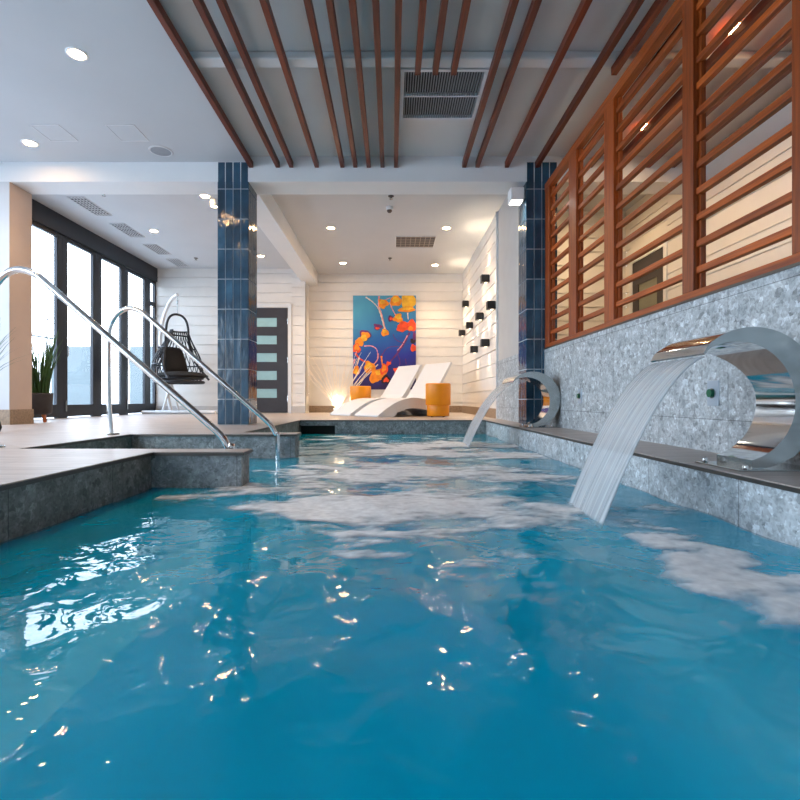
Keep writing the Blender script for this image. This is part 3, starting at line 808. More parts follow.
# ------------------------------------------------------------------ painting (sea jellies on blue)
def painting():
    m, nt, out = newmat('painted_blue_sea')
    b = N(nt, 'ShaderNodeBsdfPrincipled', Roughness=.45); L(nt, b.outputs[0], out.inputs[0])
    tc = N(nt, 'ShaderNodeTexCoord'); sp = N(nt, 'ShaderNodeSeparateXYZ'); L(nt, tc.outputs['Generated'], sp.inputs[0])
    n = N(nt, 'ShaderNodeTexNoise', Scale=4.0, Detail=3.0); L(nt, tc.outputs['Generated'], n.inputs['Vector'])
    a = N(nt, 'ShaderNodeMath', operation='MULTIPLY_ADD'); a.inputs[1].default_value = .22; L(nt, n.outputs[0], a.inputs[0]); L(nt, sp.outputs['Z'], a.inputs[2])
    a2 = N(nt, 'ShaderNodeMath', operation='MULTIPLY_ADD'); a2.inputs[1].default_value = -.22; L(nt, sp.outputs['X'], a2.inputs[0]); L(nt, a.outputs[0], a2.inputs[2])
    L(nt, ramp(nt, a2.outputs[0], [(.05, lin(44,28,84)), (.30, lin(38,48,150)), (.55, lin(30,96,168)), (.95, lin(74,158,192))]), b.inputs['Base Color'])
    x0, x1, z0, z1 = -.842, .518, .497, 2.527; yf = YA-.055
    t = thing('canvas_painting', 'large blue canvas painting of orange jellyfish on the white back wall', 'painting', ((x0+x1)/2, YA-.02, z0))
    MB().box(x0, x1, yf, YA-.0165, z0, z1).build('canvas', m, t, bevel=.004)
    W, Hh = x1-x0, z1-z0
    def uv(px, py):  # from the close-up of the canvas: 58..517, 80..762
        return x0+(px-58)/459*W, z1-(py-80)/682*Hh
    cols = {k: simple('paint_'+k, lin(*c), .45, noise=.28, scale=9) for k, c in dict(orange=(250,140,24), amber=(255,184,50), red=(238,78,34), pink=(236,150,150), pale=(250,214,190), plum=(104,42,104), black=(36,20,30)).items()}
    yk = [yf-.0006]
    def blob(px, py, rx, ry, col, rot=0, wob=.16, seed=0, dest=None):
        cx, cz = uv(px, py); sx, sz = rx/459*W, ry/682*Hh; n = 30; pts = []
        for i in range(n):
            th = 2*PI*i/n; rr = 1+wob*math.sin(3*th+seed)+wob*.6*math.sin(5*th+seed*2.3)
            u, v = sx*rr*math.cos(th), sz*rr*math.sin(th)
            pts.append((cx+u*math.cos(rot)-v*math.sin(rot), cz+u*math.sin(rot)+v*math.cos(rot)))
        pts = [(min(max(p[0], x0+.002), x1-.002), min(max(p[1], z0+.002), z1-.002)) for p in pts]
        yk[0] -= .00025
        dest.append((pts, yk[0], col))
    def ribbon(pp, w, col, dest):
        P = [Vector(uv(*p)) for p in pp]; Q = []
        for i in range(len(P)-1):
            p0, p1, p2, p3 = P[max(i-1,0)], P[i], P[i+1], P[min(i+2,len(P)-1)]
            for q in range(6):
                t = q/6; Q.append(.5*((2*p1)+(p2-p0)*t+(2*p0-5*p1+4*p2-p3)*t*t+(3*p1-p0-3*p2+p3)*t**3))
        Q.append(P[-1]); w = w/459*W/2; le = []; ri = []
        for i, p in enumerate(Q):
            d = Q[min(i+1,len(Q)-1)]-Q[max(i-1,0)]; d.normalize(); nn = Vector((-d.y, d.x)); k = w*(1-.5*i/len(Q))*(1+.3*math.sin(i*1.9))
            le.append((p+nn*k)); ri.append((p-nn*k))
        pts = [tuple(p) for p in le]+[tuple(p) for p in reversed(ri)]
        pts = [(min(max(p[0], x0+.002), x1-.002), min(max(p[1], z0+.002), z1-.002)) for p in pts]
        yk[0] -= .00025
        dest.append((pts, yk[0], col))
    D = []
    # tentacles first
    ribbon([(150,92),(190,118),(225,150),(248,180)], 9, 'pale', D); ribbon([(248,85),(244,130),(246,180)], 12, 'pink', D)
    ribbon([(244,165),(262,215),(276,270),(290,325)], 17, 'pale', D); ribbon([(252,175),(272,235),(288,300),(300,330)], 8, 'pink', D)
    ribbon([(245,175),(258,140),(300,110),(330,96)], 10, 'pink', D); ribbon([(325,130),(345,180),(370,225)], 10, 'pink', D)
    ribbon([(140,448),(190,446),(228,468),(240,510)], 8, 'pink', D); ribbon([(240,510),(262,520),(300,468),(340,452),(400,450)], 7, 'plum', D)
    ribbon([(470,350),(430,430),(380,500),(330,560),(300,590)], 15, 'plum', D); ribbon([(455,370),(415,440),(380,480)], 8, 'pink', D)
    ribbon([(430,430),(370,400),(350,360)], 6, 'plum', D); ribbon([(380,500),(400,560),(390,620)], 7, 'plum', D)
    ribbon([(75,500),(110,540),(165,570)], 14, 'red', D); ribbon([(105,530),(85,590),(70,640)], 10, 'pale', D); ribbon([(240,500),(236,545),(200,590)], 12, 'pink', D)
    ribbon([(265,520),(270,570),(280,610)], 12, 'orange', D); ribbon([(240,580),(150,670),(75,738)], 7, 'pale', D); ribbon([(210,590),(130,670),(85,738)], 4, 'pale', D)
    ribbon([(70,540),(64,580)], 10, 'pink', D); ribbon([(456,205),(460,255)], 9, 'pale', D); ribbon([(440,540),(446,580)], 6, 'plum', D)
    # bells
    blob(278,140,36,34,'orange',0,.15,1,D); blob(272,128,18,16,'amber',0,.1,2,D)
    blob(370,120,42,40,'orange',0,.1,3,D); blob(368,112,26,20,'amber',0,.12,2,D)
    blob(462,125,54,60,'amber',0,.08,1,D); blob(450,182,62,20,'orange',.05,.08,4,D); blob(450,176,46,10,'amber',.05,.06,1,D)
    blob(332,248,20,22,'plum',0,.1,2,D); blob(335,248,11,12,'red',0,.1,2,D)
    blob(386,245,34,32,'orange',.4,.16,5,D); blob(388,236,20,18,'amber',.2,.16,5,D)
    blob(440,305,62,32,'red',-.1,.14,2,D); blob(486,300,34,44,'red',0,.1,3,D); blob(478,318,18,14,'orange',0,.1,3,D); blob(405,325,30,20,'red',-.3,.1,3,D)
    blob(496,410,22,18,'black',0,.1,1,D); blob(498,462,22,26,'red',0,.1,2,D); blob(505,375,12,30,'plum',0,.1,2,D)
    blob(238,308,30,22,'plum',0,.2,1,D); blob(236,318,16,8,'red',0,.1,1,D)
    blob(290,350,28,26,'orange',0,.12,2,D); blob(288,342,16,12,'amber',0,.12,2,D)
    blob(146,370,42,40,'plum',0,.1,1,D); blob(148,374,32,30,'orange',.4,.14,2,D); blob(135,390,26,24,'amber',.4,.12,5,D); blob(104,420,32,30,'orange',-.5,.14,2,D); blob(84,465,30,34,'red',.2,.15,4,D); blob(86,458,18,22,'orange',.2,.15,4,D)
    blob(82,625,24,34,'orange',0,.12,4,D); blob(80,632,12,18,'amber',0,.1,4,D)
    blob(178,600,42,40,'orange',0,.15,2,D); blob(172,594,26,22,'amber',0,.15,3,D)
    blob(248,650,52,40,'orange',.3,.15,1,D); blob(212,680,36,36,'orange',0,.1,2,D); blob(244,640,24,16,'amber',.3,.15,1,D); blob(284,616,26,40,'red',-.4,.15,1,D); blob(284,610,14,26,'orange',-.4,.15,1,D)
    blob(298,690,34,30,'black',0,.14,3,D); blob(300,694,20,16,'red',0,.2,3,D); blob(316,575,20,14,'red',.6,.2,3,D); blob(376,625,22,22,'red',.3,.2,1,D)
    for pts, yy, col in D:
        MB().prism(pts, 'y', yy, yy+.0002).build('jelly_tentacle' if col in ('pink','pale','plum') and len(pts) > 30 else 'jelly_bell', cols[col], t)
painting()

# lit branches
def branches():
    bx, by = -1.13, 10.42
    t = thing('branch_arrangement', 'spray of white branches lit from below beside the painting', 'decoration', (bx, by, 0))
    rnd = random.Random(5)
    MB().lathe([(.001,.10),(.085,.10),(.095,.09),(.075,0),(.001,0)], (bx,by,0), 24).build('vase', M['white_metal'], t)
    for i in range(46):
        a = rnd.uniform(-1.0, 1.0); ln = rnd.uniform(.7, 1.35); lean = a*.75
        pts = []
        for q in range(8):
            u = q/7
            pts.append((bx+ln*u*math.sin(lean)*(1+.15*u)+.02*rnd.uniform(-1,1)*u, by+rnd.uniform(-.02,.02)*u-(.12*rnd.random()*u if True else 0), .08+ln*u*math.cos(lean*.9)))
        pts = [(min(max(p[0], -1.74), 5), min(p[1], YA-.06), p[2]) for p in pts]
        MB().tube(pts, [.010*(1-.7*j/7) for j in range(8)], n=5).build('branch', M['twig'], t)
    l = bpy.data.lights.new('branch_uplight', 'POINT'); l.energy = 9; l.color = (1,.76,.46); l.shadow_soft_size = .05
    lo = bpy.data.objects.new('branch_uplight', l); COL.objects.link(lo); lo.location = (bx, by-.05, .22); lo.parent = t; lo.matrix_parent_inverse = parent_world(t).inverted()
    MB().lathe([(.001,.14),(.03,.14),(.04,.12),(.04,.10)], (bx,by,0), 16).build('uplight_lens', M['twig_lamp'], t)
branches()

# ------------------------------------------------------------------ hanging chair
def hanging_chair():
    cy = 9.55; cx = PX(181, cy)
    # stand
    t = thing('hanging_chair_stand', 'white curved metal stand holding the black hanging chair', 'stand', (PX(172, 9.9), 9.9, 0))
    yb = 9.85
    base = MB()
    base.tube([(PX(146,yb), yb-.15, .035), (PX(218,yb), yb-.15, .035)], .032, n=10)
    base.tube([(PX(150,yb), yb+.22, .035), (PX(214,yb), yb+.22, .035)], .03, n=10)
    base.tube([(PX(172,yb), yb-.15, .035), (PX(172,yb), yb+.22, .035)], .03, n=10)
    base.build('base_bars', M['white_metal'], t)
    for dy in (-.15, .22):
        MB().tube([(PX(166 if dy < 0 else 174,yb), yb+dy, .05), (PX(170,yb), yb+.05, .62)], .022, n=8).build('brace', M['white_metal'], t)
    pp = [(171,yb,412),(166,yb,385),(161.5,yb,360),(160,yb,340),(161.5,yb,326),(164.5,yb,315),(168.5,yb,306),(173,yb,300),(177.5,yb,297.6)]
    pts = [Vector((PX(a, d+(cy-d)*max(0, (i-3)/5)), d+(cy-d)*max(0, (i-3)/5), max(.04, PZ(b, d)))) for i, (a, d, b) in enumerate(pp)]
    MB().tube(pts, .032, n=12).build('curved_pole', M['white_metal'], t)
    hx, hz = pts[-1].x, pts[-1].z
    # chair
    c = thing('hanging_chair', 'black woven hanging egg chair with dark cushions by the glass doors', 'hanging chair', (hx, cy, PZ(386, cy)))
    ang = math.radians(-32)
    fx, fy = math.cos(ang), math.sin(ang); lx, ly = -fy, fx
    zs = PZ(385, cy)
    def W(u, v, w): return (hx+fx*u+lx*v, cy+fy*u+ly*v, zs+w)
    zt = PZ(314.5, cy)-zs
    MB().tube([(hx, cy, hz-.01), (hx, cy, hz-.12)], .006, n=6).lathe([(.001,-.05),(.014,-.04),(.014,.04),(.001,.05)], (hx,cy,hz-.15), 10).tube([(hx, cy, hz-.2), W(0,0,zt)], .006, n=6).build('hook', M['steel_brushed'], c)
    # front hoop
    hp = [(0,zt,0),(.10,zt-.02,0),(.18,zt-.09,0),(.228,zt-.22,.0),(.245,zt-.40,.0),(.27,zt-.60,.02),(.31,zt-.80,.05),(.37,zt-.98,.12),(.42,zt-1.13,.24),(.43,zt-1.24,.36)]
    P = [Vector((-a, b, c_)) for a, b, c_ in reversed(hp)] + [Vector(p) for p in hp[1:]]; hoop = []
    for i in range(len(P)-1):
        p0, p1, p2, p3 = P[max(i-1,0)], P[i], P[i+1], P[min(i+2,len(P)-1)]
        for q in range(4):
            t_ = q/4; v = .5*((2*p1)+(p2-p0)*t_+(2*p0-5*p1+4*p2-p3)*t_*t_+(3*p1-p0-3*p2+p3)*t_**3); hoop.append(W(v.z, v.x, v.y))
    hoop.append(W(P[-1].z, P[-1].x, P[-1].y))
    MB().tube(hoop, .022, n=10).build('hoop_frame', M['black_rope'], c)
    # seat ring and back rim
    ring = [W(.05+.45*math.cos(q*2*PI/36), .43*math.sin(q*2*PI/36), .05) for q in range(36)]
    MB().tube(ring, .028, n=8, closed=True).build('seat_ring', M['black_rope'], c)
    ring2 = [W(.05+.44*math.cos(q*2*PI/36), .42*math.sin(q*2*PI/36), .12) for q in range(36)]
    net = MB().tube(ring2, .016, n=6, closed=True)
    def shell(th, h):   # basket surface; th 90..270 deg behind, h 0..1 from the seat up
        r = .44*(1+.22*math.sin(PI*min(1,h*1.25)))*(1-.62*h**1.6)
        return W(.05+.02*h+r*math.cos(th)*(1 if math.cos(th) < 0 else .6), r*math.sin(th), .06+(zt*.72)*h)
    for q in range(19):
        for sgn in (1, -1):
            pts = []
            for j in range(13):
                h = j/12; th = math.radians(75+210*(q/18)) + sgn*h*.55
                th = min(max(th, math.radians(72)), math.radians(288)); pts.append(shell(th, h))
            net.tube(pts, .0085, n=5)
    for h in (.33, .66, 1.0):
        net.tube([shell(math.radians(75+210*q/20), h) for q in range(21)], .014, n=6)
    net.build('rope_netting', M['black_rope'], c)
    bar = MB().tube([hoop[20], hoop[52]], .016, n=8); bar.build('cross_bar', M['black_rope'], c)
    def cushion(name, Mx, sx, sy, sz):
        bmv = MB(); n = 10; 
        for sgn in (1, -1):
            vv = []; ff = []
            for j in range(n+1):
                for i in range(n+1):
                    a, b = -1+2*i/n, -1+2*j/n
                    vv.append(Mx @ Vector((a*sx*(1-.06*b*b), b*sy*(1-.06*a*a), sgn*sz*((1-a**4)*(1-b**4))**.5)))
            for j in range(n):
                for i in range(n): ff.append((j*(n+1)+i, j*(n+1)+i+1, (j+1)*(n+1)+i+1, (j+1)*(n+1)+i))
            bmv.add(vv, ff, 0, True)
        bmv.build(name, M['black_cloth'], c)
    R0 = Matrix.Rotation(ang, 4, 'Z')
    cushion('seat_cushion', Matrix.Translation(Vector(W(.10,0,.17))) @ R0, .40, .36, .08)
    cushion('back_cushion', Matrix.Translation(Vector(W(-.12,0,.47))) @ R0 @ Matrix.Rotation(math.radians(66), 4, 'Y'), .30, .27, .08)
hanging_chair()

# ------------------------------------------------------------------ plants
def blades(mb, cx, cy, z0, n, hmin, hmax, spread, w, rnd, r0):
    for i in range(n):
        a = rnd.uniform(0, 2*PI); rr = r0*math.sqrt(rnd.random()); h = rnd.uniform(hmin, hmax); sp = rnd.uniform(.1, 1)*spread
        bx, by = cx+rr*math.cos(a), cy+rr*math.sin(a); a2 = a+rnd.uniform(-.6,.6)
        t = rnd.uniform(0, PI); dx, dy = math.cos(t), math.sin(t); vv = []; ff = []
        for q in range(7):
            u = q/6; ww = w*(1-u**2)*(.6+.8*u*(1-u))+.0006
            px, py, pz = bx+sp*u*u*math.cos(a2), by+sp*u*u*math.sin(a2), z0+h*u-(.25*sp*u**3)
            vv += [(px-dx*ww, py-dy*ww, pz), (px+dx*ww, py+dy*ww, pz), (px+dy*ww*.3, py-dx*ww*.3, pz)]
        for q in range(6):
            ff += [(3*q, 3*q+2, 3*q+5, 3*q+3), (3*q+2, 3*q+1, 3*q+4, 3*q+5), (3*q+1, 3*q, 3*q+3, 3*q+4)]
        mb.add(vv, ff, 0, True)
rnd = random.Random(11)
pd = 6.12; pcx = PX(40, pd)
t = thing('potted_plant', 'green grassy plant in a dark pot on wooden legs by the left pier', 'potted plant', (pcx, pd, 0))
zp0, zp1 = PZ(414.5, pd), PZ(393, pd)
MB().lathe([(.001,zp0),(.10,zp0),(.125,zp0+.02),(.137,zp1-.02),(.137,zp1),(.122,zp1),(.12,zp1-.04),(.001,zp1-.04)], (pcx,pd,0), 36).build('pot', M['pot'], t)
for a in (-.5, 1.6, 3.65):
    ex, ey = math.cos(a), math.sin(a)
    MB().tube([(pcx+.075*ex, pd+.075*ey, zp0+.01), (pcx+.105*ex, pd+.105*ey, 0)], [.021,.013], n=10).build('leg', M['leg_wood'], t)
fb = MB(); blades(fb, pcx, pd, zp1-.05, 110, .48, .92, .22, .011, rnd, .095); fb.build('foliage', M['leaf'], t, fixn=False)

qd = 4.2; qx = PX(-24, qd)
t = thing('ornamental_grass', 'grey green grass plant on a black stand at the far left edge', 'potted plant', (qx, qd, 0))
MB().lathe([(.001,.12),(.09,.12),(.11,.14),(.12,.33),(.108,.33),(.10,.29),(.001,.29)], (qx,qd,0), 32).build('pot', M['white_metal'], t)
st_ = MB()
for a in range(3):
    th = a*2*PI/3; ex, ey = math.cos(th), math.sin(th)
    st_.tube([(qx+.07*ex, qd+.07*ey, .125), (qx+.13*ex, qd+.13*ey, .13), (qx+.19*ex, qd+.19*ey, .09), (qx+.205*ex, qd+.205*ey, .04), (qx+.19*ex, qd+.19*ey, .006)], .012, n=8)
st_.build('stand', M['black'], t)
fb = MB(); blades(fb, qx, qd, .28, 80, .35, .80, .34, .007, rnd, .07); fb.build('foliage', M['leaf_pale'], t, fixn=False)

# ------------------------------------------------------------------ wall cube lights
proto = None
CL = [((484.5,279),'topmost'),((465,304),'upper left'),((490.5,305.5),'upper right'),((479,316.5),'centre'),((469,325.5),'left of centre'),((461.5,333),'leftmost'),((484.5,343),'lower right'),((473.5,349.5),'lowest')]
for i, ((px, py), w_) in enumerate(CL):
    xc = XS-.02-.07; d = xc*F/(px-CX); d = min(d, YA-.2); z = PZ(py, d)
    lab = 'black cube wall light on the white boarded wall, %s of the cluster' % w_
    if proto is None:
        t = thing('cube_wall_light', lab, 'wall light', (XS-.02, d, z), 'black cube wall lights')
        MB().box(XS-.145, XS-.03, d-.06, d+.06, z-.058, z-.052).box(XS-.145, XS-.03, d-.06, d+.06, z+.052, z+.058).box(XS-.145, XS-.139, d-.06, d+.06, z-.052, z+.052).box(XS-.139, XS-.03, d-.06, d-.054, z-.052, z+.052).box(XS-.139, XS-.03, d+.054, d+.06, z-.052, z+.052).build('housing', M['black'], t)
        MB().box(XS-.03, XS-.02, d-.05, d+.05, z-.05, z+.05).build('wall_plate', M['black'], t)
        MB().box(XS-.09, XS-.05, d-.035, d+.035, z+.0585, z+.0615).build('lens', M['cube_lens'], t)
        MB().box(XS-.09, XS-.05, d-.035, d+.035, z-.0615, z-.0585).build('lens', M['cube_lens'], t)
        for sg in (1, -1):
            l = bpy.data.lights.new('cube_beam', 'SPOT'); l.energy = 13; l.color = (1,.80,.56); l.spot_size = math.radians(64); l.spot_blend = .7; l.shadow_soft_size = .02
            o = bpy.data.objects.new('cube_beam', l); COL.objects.link(o); o.location = (XS-.075, d, z+sg*.066)
            o.rotation_euler = (0, PI if sg > 0 else 0, 0)
            o.parent = t; o.matrix_parent_inverse = parent_world(t).inverted()
        proto = t
    else:
        copy_thing(proto, (XS-.02, d, z), lab)

# ------------------------------------------------------------------ ceiling fittings
DLp = None
def downlight(x, y, z, label, e=60, size=110, small=False):
    global DLp
    if DLp is None:
        t = thing('downlight', label, 'downlight', (x, y, z), 'recessed ceiling downlights')
        tr_ = MB().lathe([(.056,-.001),(.059,-.006),(.074,-.005),(.078,0.0)], (x,y,z), 28).build('trim_ring', M['white_metal'], t)
        MB().lathe([(.001,-.003),(.056,-.003)], (x,y,z), 28, flip=True).build('lens', M['warm_lamp'], tr_)
        DLp = t
    else:
        t = copy_thing(DLp, (x, y, z), label)
    l = bpy.data.lights.new('downlight_beam', 'SPOT'); l.energy = e; l.color = (1,.70,.42); l.spot_size = math.radians(size); l.spot_blend = .8; l.shadow_soft_size = .04
    o = bpy.data.objects.new('downlight_beam', l); COL.objects.link(o); o.location = (x, y, z-.012)
    o.parent = t; o.matrix_parent_inverse = parent_world(t).inverted()
    return t
def at_ceil(px, py, z): d = (z-H)*F/(CY-py); return PX(px, d), d, z
DL = [(77,54,ZC,'recessed downlight nearest, in the grey ceiling at upper left',22),
      (30,143,ZC,'recessed downlight in the grey ceiling just before the left pier beam',14),
      (154,231,ZB,'recessed downlight in the back ceiling beside the slotted vents',22),
      (205,196,ZB,'recessed downlight just left of the left blue column',22),
      (260.5,256,ZB,'small recessed downlight seen just right of the left blue column',22),
      (331,228,ZB,'recessed downlight left of the ceiling detectors, nearer one',32),
      (343,263,ZB,'recessed downlight nearest the top left of the painting',42),
      (446.5,228,ZB,'recessed downlight right of the small square vent, nearer one',32),
      (435,265,ZB,'recessed downlight near the top right of the painting',42)]
for px, py, z, lab, e in DL:
    x, y, z = at_ceil(px, py, z); downlight(x, y, z, lab, e)
downlight(2.55, 6.45, ZB, 'recessed downlight seen through the timber screen near the column', 26, 165)
downlight(2.44, 4.85, ZS, 'recessed downlight seen through the middle bay of the timber screen', 26, 165)
downlight(2.44, 3.57, ZS, 'recessed downlight seen through the nearest bay of the timber screen', 26, 165)
# more of the same row behind the camera's head
downlight(-2.34, 2.2, ZC, 'recessed downlight in the grey ceiling over the near deck', 22)

# slotted vents
def slot_vent(x0, x1, y0, y1, z, label, n=10, mats=('grille_dark','grille_light'), cross=3, frame=.015):
    t = thing('ceiling_vent', label, 'vent', ((x0+x1)/2, (y0+y1)/2, z), 'ceiling vents')
    MB().box(x0, x1, y0, y1, z-.003, z-.0005).build('backing', M[mats[0]], t)
    fm = MB(); a = frame
    fm.box(x0-a, x0, y0-a, y1+a, z-.01, z).box(x1, x1+a, y0-a, y1+a, z-.01, z).box(x0, x1, y0-a, y0, z-.01, z).box(x0, x1, y1, y1+a, z-.01, z)
    fm.build('frame', M['grille_light'], t)
    g = MB()
    for i in range(n):
        yy = y0+(y1-y0)*(i+.5)/n; g.box(x0, x1, yy-.006, yy+.006, z-.009, z-.003)
    for i in range(1, cross):
        xx = x0+(x1-x0)*i/cross; g.box(xx-.005, xx+.005, y0, y1, z-.009, z-.003)
    g.build('grille', M[mats[1]], t)
slot_vent(-4.36, -4.14, 6.72, 7.38, ZB, 'slotted ceiling vent above the glass doors, nearest the left pier', cross=5, frame=.008)
slot_vent(-4.36, -4.14, 7.72, 8.36, ZB, 'slotted ceiling vent above the glass doors, second from the left pier', cross=5, frame=.008)
slot_vent(-4.36, -4.14, 8.76, 9.36, ZB, 'slotted ceiling vent above the glass doors, third from the left pier', cross=5, frame=.008)
slot_vent(-4.36, -4.14, 9.66, 10.22, ZB, 'slotted ceiling vent above the glass doors, farthest, over the hanging chair', cross=5, frame=.008)
x0, _, _ = at_ceil(396, 248, ZB); 
slot_vent(.07, .73, 8.33, 8.92, ZB, 'small tan grid vent in the warm back ceiling above the painting', n=5, mats=('grille_mid','grille_tan'), cross=8, frame=.012)
# big return-air grille among the slats
t = thing('air_grille', 'large square dark louvred vent among the wooden ceiling slats', 'vent', (.415, 4.25, ZS))
x0, x1, y0, y1 = .10, .735, 3.95, 4.60; zg = ZC
MB().box(x0-.03, x1+.03, y0-.03, y1+.03, zg+.03, ZS).build('backing', M['grille_dark'], t)
fm = MB(); a = .03
fm.box(x0-a, x0, y0-a, y1+a, zg-.004, zg+.03).box(x1, x1+a, y0-a, y1+a, zg-.004, zg+.03).box(x0, x1, y0-a, y0, zg-.004, zg+.03).box(x0, x1, y1, y1+a, zg-.004, zg+.03).box(x0, x1, (y0+y1)/2-.006, (y0+y1)/2+.006, zg-.003, zg+.03)
fm.build('frame', M['grille_light'], t)
g = MB(); nl = 30
for i in range(nl):
    xx = x0+(x1-x0)*(i+.5)/nl; g.box(xx-.003, xx+.003, y0, y1, zg, zg+.028)
g.build('louvres', M['grille_bar'], t)

# speaker, access panels, detectors
x, y, z = at_ceil(161, 151, ZC)
t = thing('ceiling_speaker', 'round grey ceiling speaker left of the left blue column', 'speaker', (x, y, z))
MB().lathe([(.098,0),(.100,-.008),(.115,-.006),(.118,0)], (x,y,z), 36).build('rim', M['grille_light'], t)
MB().lathe([(.001,-.007),(.05,-.008),(.098,-.005)], (x,y,z), 36).build('grille', M['grille_bar'], t)
for (cx_, lab) in ((-2.57, 'square access hatch in the grey ceiling beside the round speaker'), (-3.28, 'square access hatch in the grey ceiling beside the far left downlight')):
    t = thing('access_hatch', lab, 'ceiling hatch', (cx_, 4.86, ZC), 'ceiling access hatches')
    MB().box(cx_-.13, cx_+.13, 4.72, 5.0, ZC-.002, ZC).build('panel', M['ceil'], t)
    MB().box(cx_-.14, cx_-.13, 4.71, 5.01, ZC-.005, ZC).box(cx_+.13, cx_+.14, 4.71, 5.01, ZC-.005, ZC).box(cx_-.13, cx_+.13, 4.71, 4.72, ZC-.005, ZC).box(cx_-.13, cx_+.13, 5.0, 5.01, ZC-.005, ZC).build('frame', M['grille_light'], t)
x, y, z = at_ceil(389.5, 207, ZB)
t = thing('dome_camera', 'small white dome camera on the back ceiling, lower of two devices', 'camera', (x, y, z))
MB().lathe([(.05,0),(.05,-.035),(.044,-.045),(.001,-.045)], (x,y,z), 20).build('mount', M['white_metal'], t)
MB().lathe([(.036,-.045),(.034,-.065),(.02,-.08),(.001,-.084)], (x,y,z), 18).build('dome', M['grille_mid'], t)
def sprinkler(px, py, label, ZZ=ZB):
    x, y, z = at_ceil(px, py, ZZ)
    t = thing('sprinkler', label, 'sprinkler', (x, y, z), 'ceiling sprinklers')
    MB().lathe([(.04,0),(.038,-.008),(.014,-.012)], (x,y,z), 18).build('escutcheon', M['grille_mid'], t)
    MB().lathe([(.012,-.01),(.010,-.035),(.026,-.038),(.026,-.042),(.001,-.042)], (x,y,z), 14).build('head', M['steel_brushed'], t)
sprinkler(391, 196, 'small sprinkler head just under the white beam, above the dome camera')
sprinkler(390, 258, 'small sprinkler head in the back ceiling above the painting')
sprinkler(104, 192.5, 'small sprinkler head beside the first slotted vent')
sprinkler(196, 258, 'small sprinkler head near the farthest slotted vent by the column')
# emergency light on the right column
t = thing('emergency_light', 'white box lamp fixed under the beam beside the right blue column', 'wall lamp', (1.38, 5.55, 2.45))
MB().box(1.30, 1.445, 5.46, 5.62, 2.46, 2.60).build('housing', M['white_metal'], t, bevel=.008)
MB().box(1.445, 1.466, 5.50, 5.58, 2.49, 2.57).build('bracket', M['grille_bar'], t)
MB().box(1.315, 1.43, 5.475, 5.605, 2.452, 2.459).build('lens', M['cool_lamp'], t)
l = bpy.data.lights.new('box_lamp_beam', 'SPOT'); l.energy = 14; l.color = (1,.86,.66); l.spot_size = math.radians(140); l.spot_blend = .9; l.shadow_soft_size = .05
o = bpy.data.objects.new('box_lamp_beam', l); COL.objects.link(o); o.location = (1.37, 5.54, 2.445); o.parent = t; o.matrix_parent_inverse = parent_world(t).inverted()
x, y, z = at_ceil(214, 200, ZB)
t = thing('surface_spotlight', 'short white surface spotlight tucked behind the left blue column', 'spotlight', (x, y, z))
MB().lathe([(.001,0),(.05,0),(.05,-.09),(.042,-.095),(.040,-.085)], (x,y,z), 20).build('body', M['white_metal'], t)
MB().lathe([(.001,-.086),(.040,-.086)], (x,y,z), 20, flip=True).build('lens', M['warm_lamp'], t)

# ------------------------------------------------------------------ outside
struct(MB().box(-40, XD-.1, -14, 40, -.12, -.02).build('floor_terrace', simple('pale_terrace', lin(206,208,208), .7, noise=.06, scale=2)))
def balustrade(x0, x1, y, h, label):
    t = thing('glass_balustrade', label, 'balustrade', ((x0+x1)/2, y, -.02), 'teal glass screens outside')
    MB().box(x0, x1, y, y+.02, .05, h).build('glass_panel', M['glass_teal'], t)
    MB().tube([(x0, y+.01, h+.01), (x1, y+.01, h+.01)], .02, n=8).build('cap_rail', M['steel_brushed'], t)
    for xx in (x0, x1): MB().box(xx-.02, xx+.02, y-.01, y+.03, -.02, h).build('post', M['steel_brushed'], t)
balustrade(-9.55, -8.3, 14, 1.76, 'teal glass screen outside the doors, seen through the second glass door')
balustrade(-7.35, -6.35, 14, 1.76, 'teal glass screen outside the doors, seen behind the far hand rail arch')
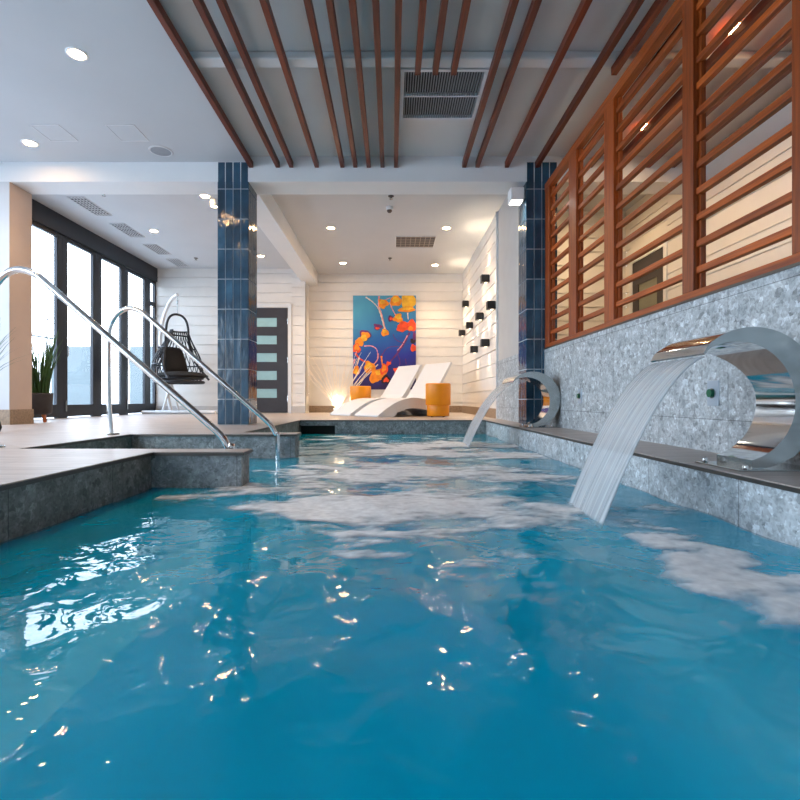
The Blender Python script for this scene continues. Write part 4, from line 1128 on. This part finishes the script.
# railing on the terrace seen behind the potted plant
t = thing('terrace_railing', 'thin dark railing outside the glass doors behind the potted plant', 'railing', (-7, 9.0, -.02))
r_ = MB(); yy = 9.0
r_.tube([(PX(10,yy), yy, PZ(332,yy)), (PX(46,yy), yy, PZ(337.5,yy)), (PX(62,yy), yy, PZ(340.5,yy))], .014, n=8)
r_.build('top_rail', M['black_frame'], t)
MB().tube([(PX(47,yy), yy, -.02), (PX(47,yy), yy, PZ(320,yy)), (PX(48.5,yy), yy, PZ(318,yy)), (PX(60,yy), yy, PZ(318.5,yy))], .012, n=8).build('bent_bar', M['black_frame'], t)

# ------------------------------------------------------------------ world, portals
wd = bpy.data.worlds.new('overcast_sky'); S.world = wd; wd.use_nodes = True
nt = wd.node_tree; nt.nodes.clear()
out = N(nt, 'ShaderNodeOutputWorld'); bg = N(nt, 'ShaderNodeBackground'); L(nt, bg.outputs[0], out.inputs[0])
tc = N(nt, 'ShaderNodeTexCoord'); sp = N(nt, 'ShaderNodeSeparateXYZ'); L(nt, tc.outputs['Generated'], sp.inputs[0])
L(nt, ramp(nt, sp.outputs['Z'], [(0, (.86,.93,1)), (.35, (.74,.86,1)), (1, (.55,.74,1))]), bg.inputs['Color'])
bg.inputs['Strength'].default_value = 4.2
def portal(loc, rot, sx, sy):
    l = bpy.data.lights.new('sky_portal', 'AREA'); l.shape = 'RECTANGLE'; l.size = sx; l.size_y = sy; l.cycles.is_portal = True
    o = bpy.data.objects.new('sky_portal', l); COL.objects.link(o); o.location = loc; o.rotation_euler = rot
# area lights shine along local -Z; turn it to +X (into the room) / +Y
portal((XD-.09, (YB+YC0)/2, 1.4), (0, -PI/2, 0), 2.7, YC0-YB)
portal((XD-.09, (YC1+YD)/2, 1.45), (0, -PI/2, 0), 2.6, YD-YC1)

# ------------------------------------------------------------------ camera
cam = bpy.data.cameras.new('camera'); co = bpy.data.objects.new('camera', cam); COL.objects.link(co)
co.location = (0, 0, H); co.rotation_euler = (PI/2, 0, 0)
cam.sensor_width = 36; cam.lens = 36*F/800; cam.shift_x = (400-CX)/800; cam.shift_y = 0
cam.clip_start = .02
S.camera = co
vs_ = S.view_settings; vs_.view_transform = 'Standard'; vs_.look = 'None'; vs_.exposure = 0.97; vs_.gamma = 1.0; vs_.use_curve_mapping = False
cy = S.cycles
cy.use_denoising = True; cy.max_bounces = 8; cy.diffuse_bounces = 4; cy.glossy_bounces = 4; cy.transparent_max_bounces = 16
cy.caustics_reflective = False; cy.caustics_refractive = False; cy.sample_clamp_indirect = 6; cy.use_light_tree = True
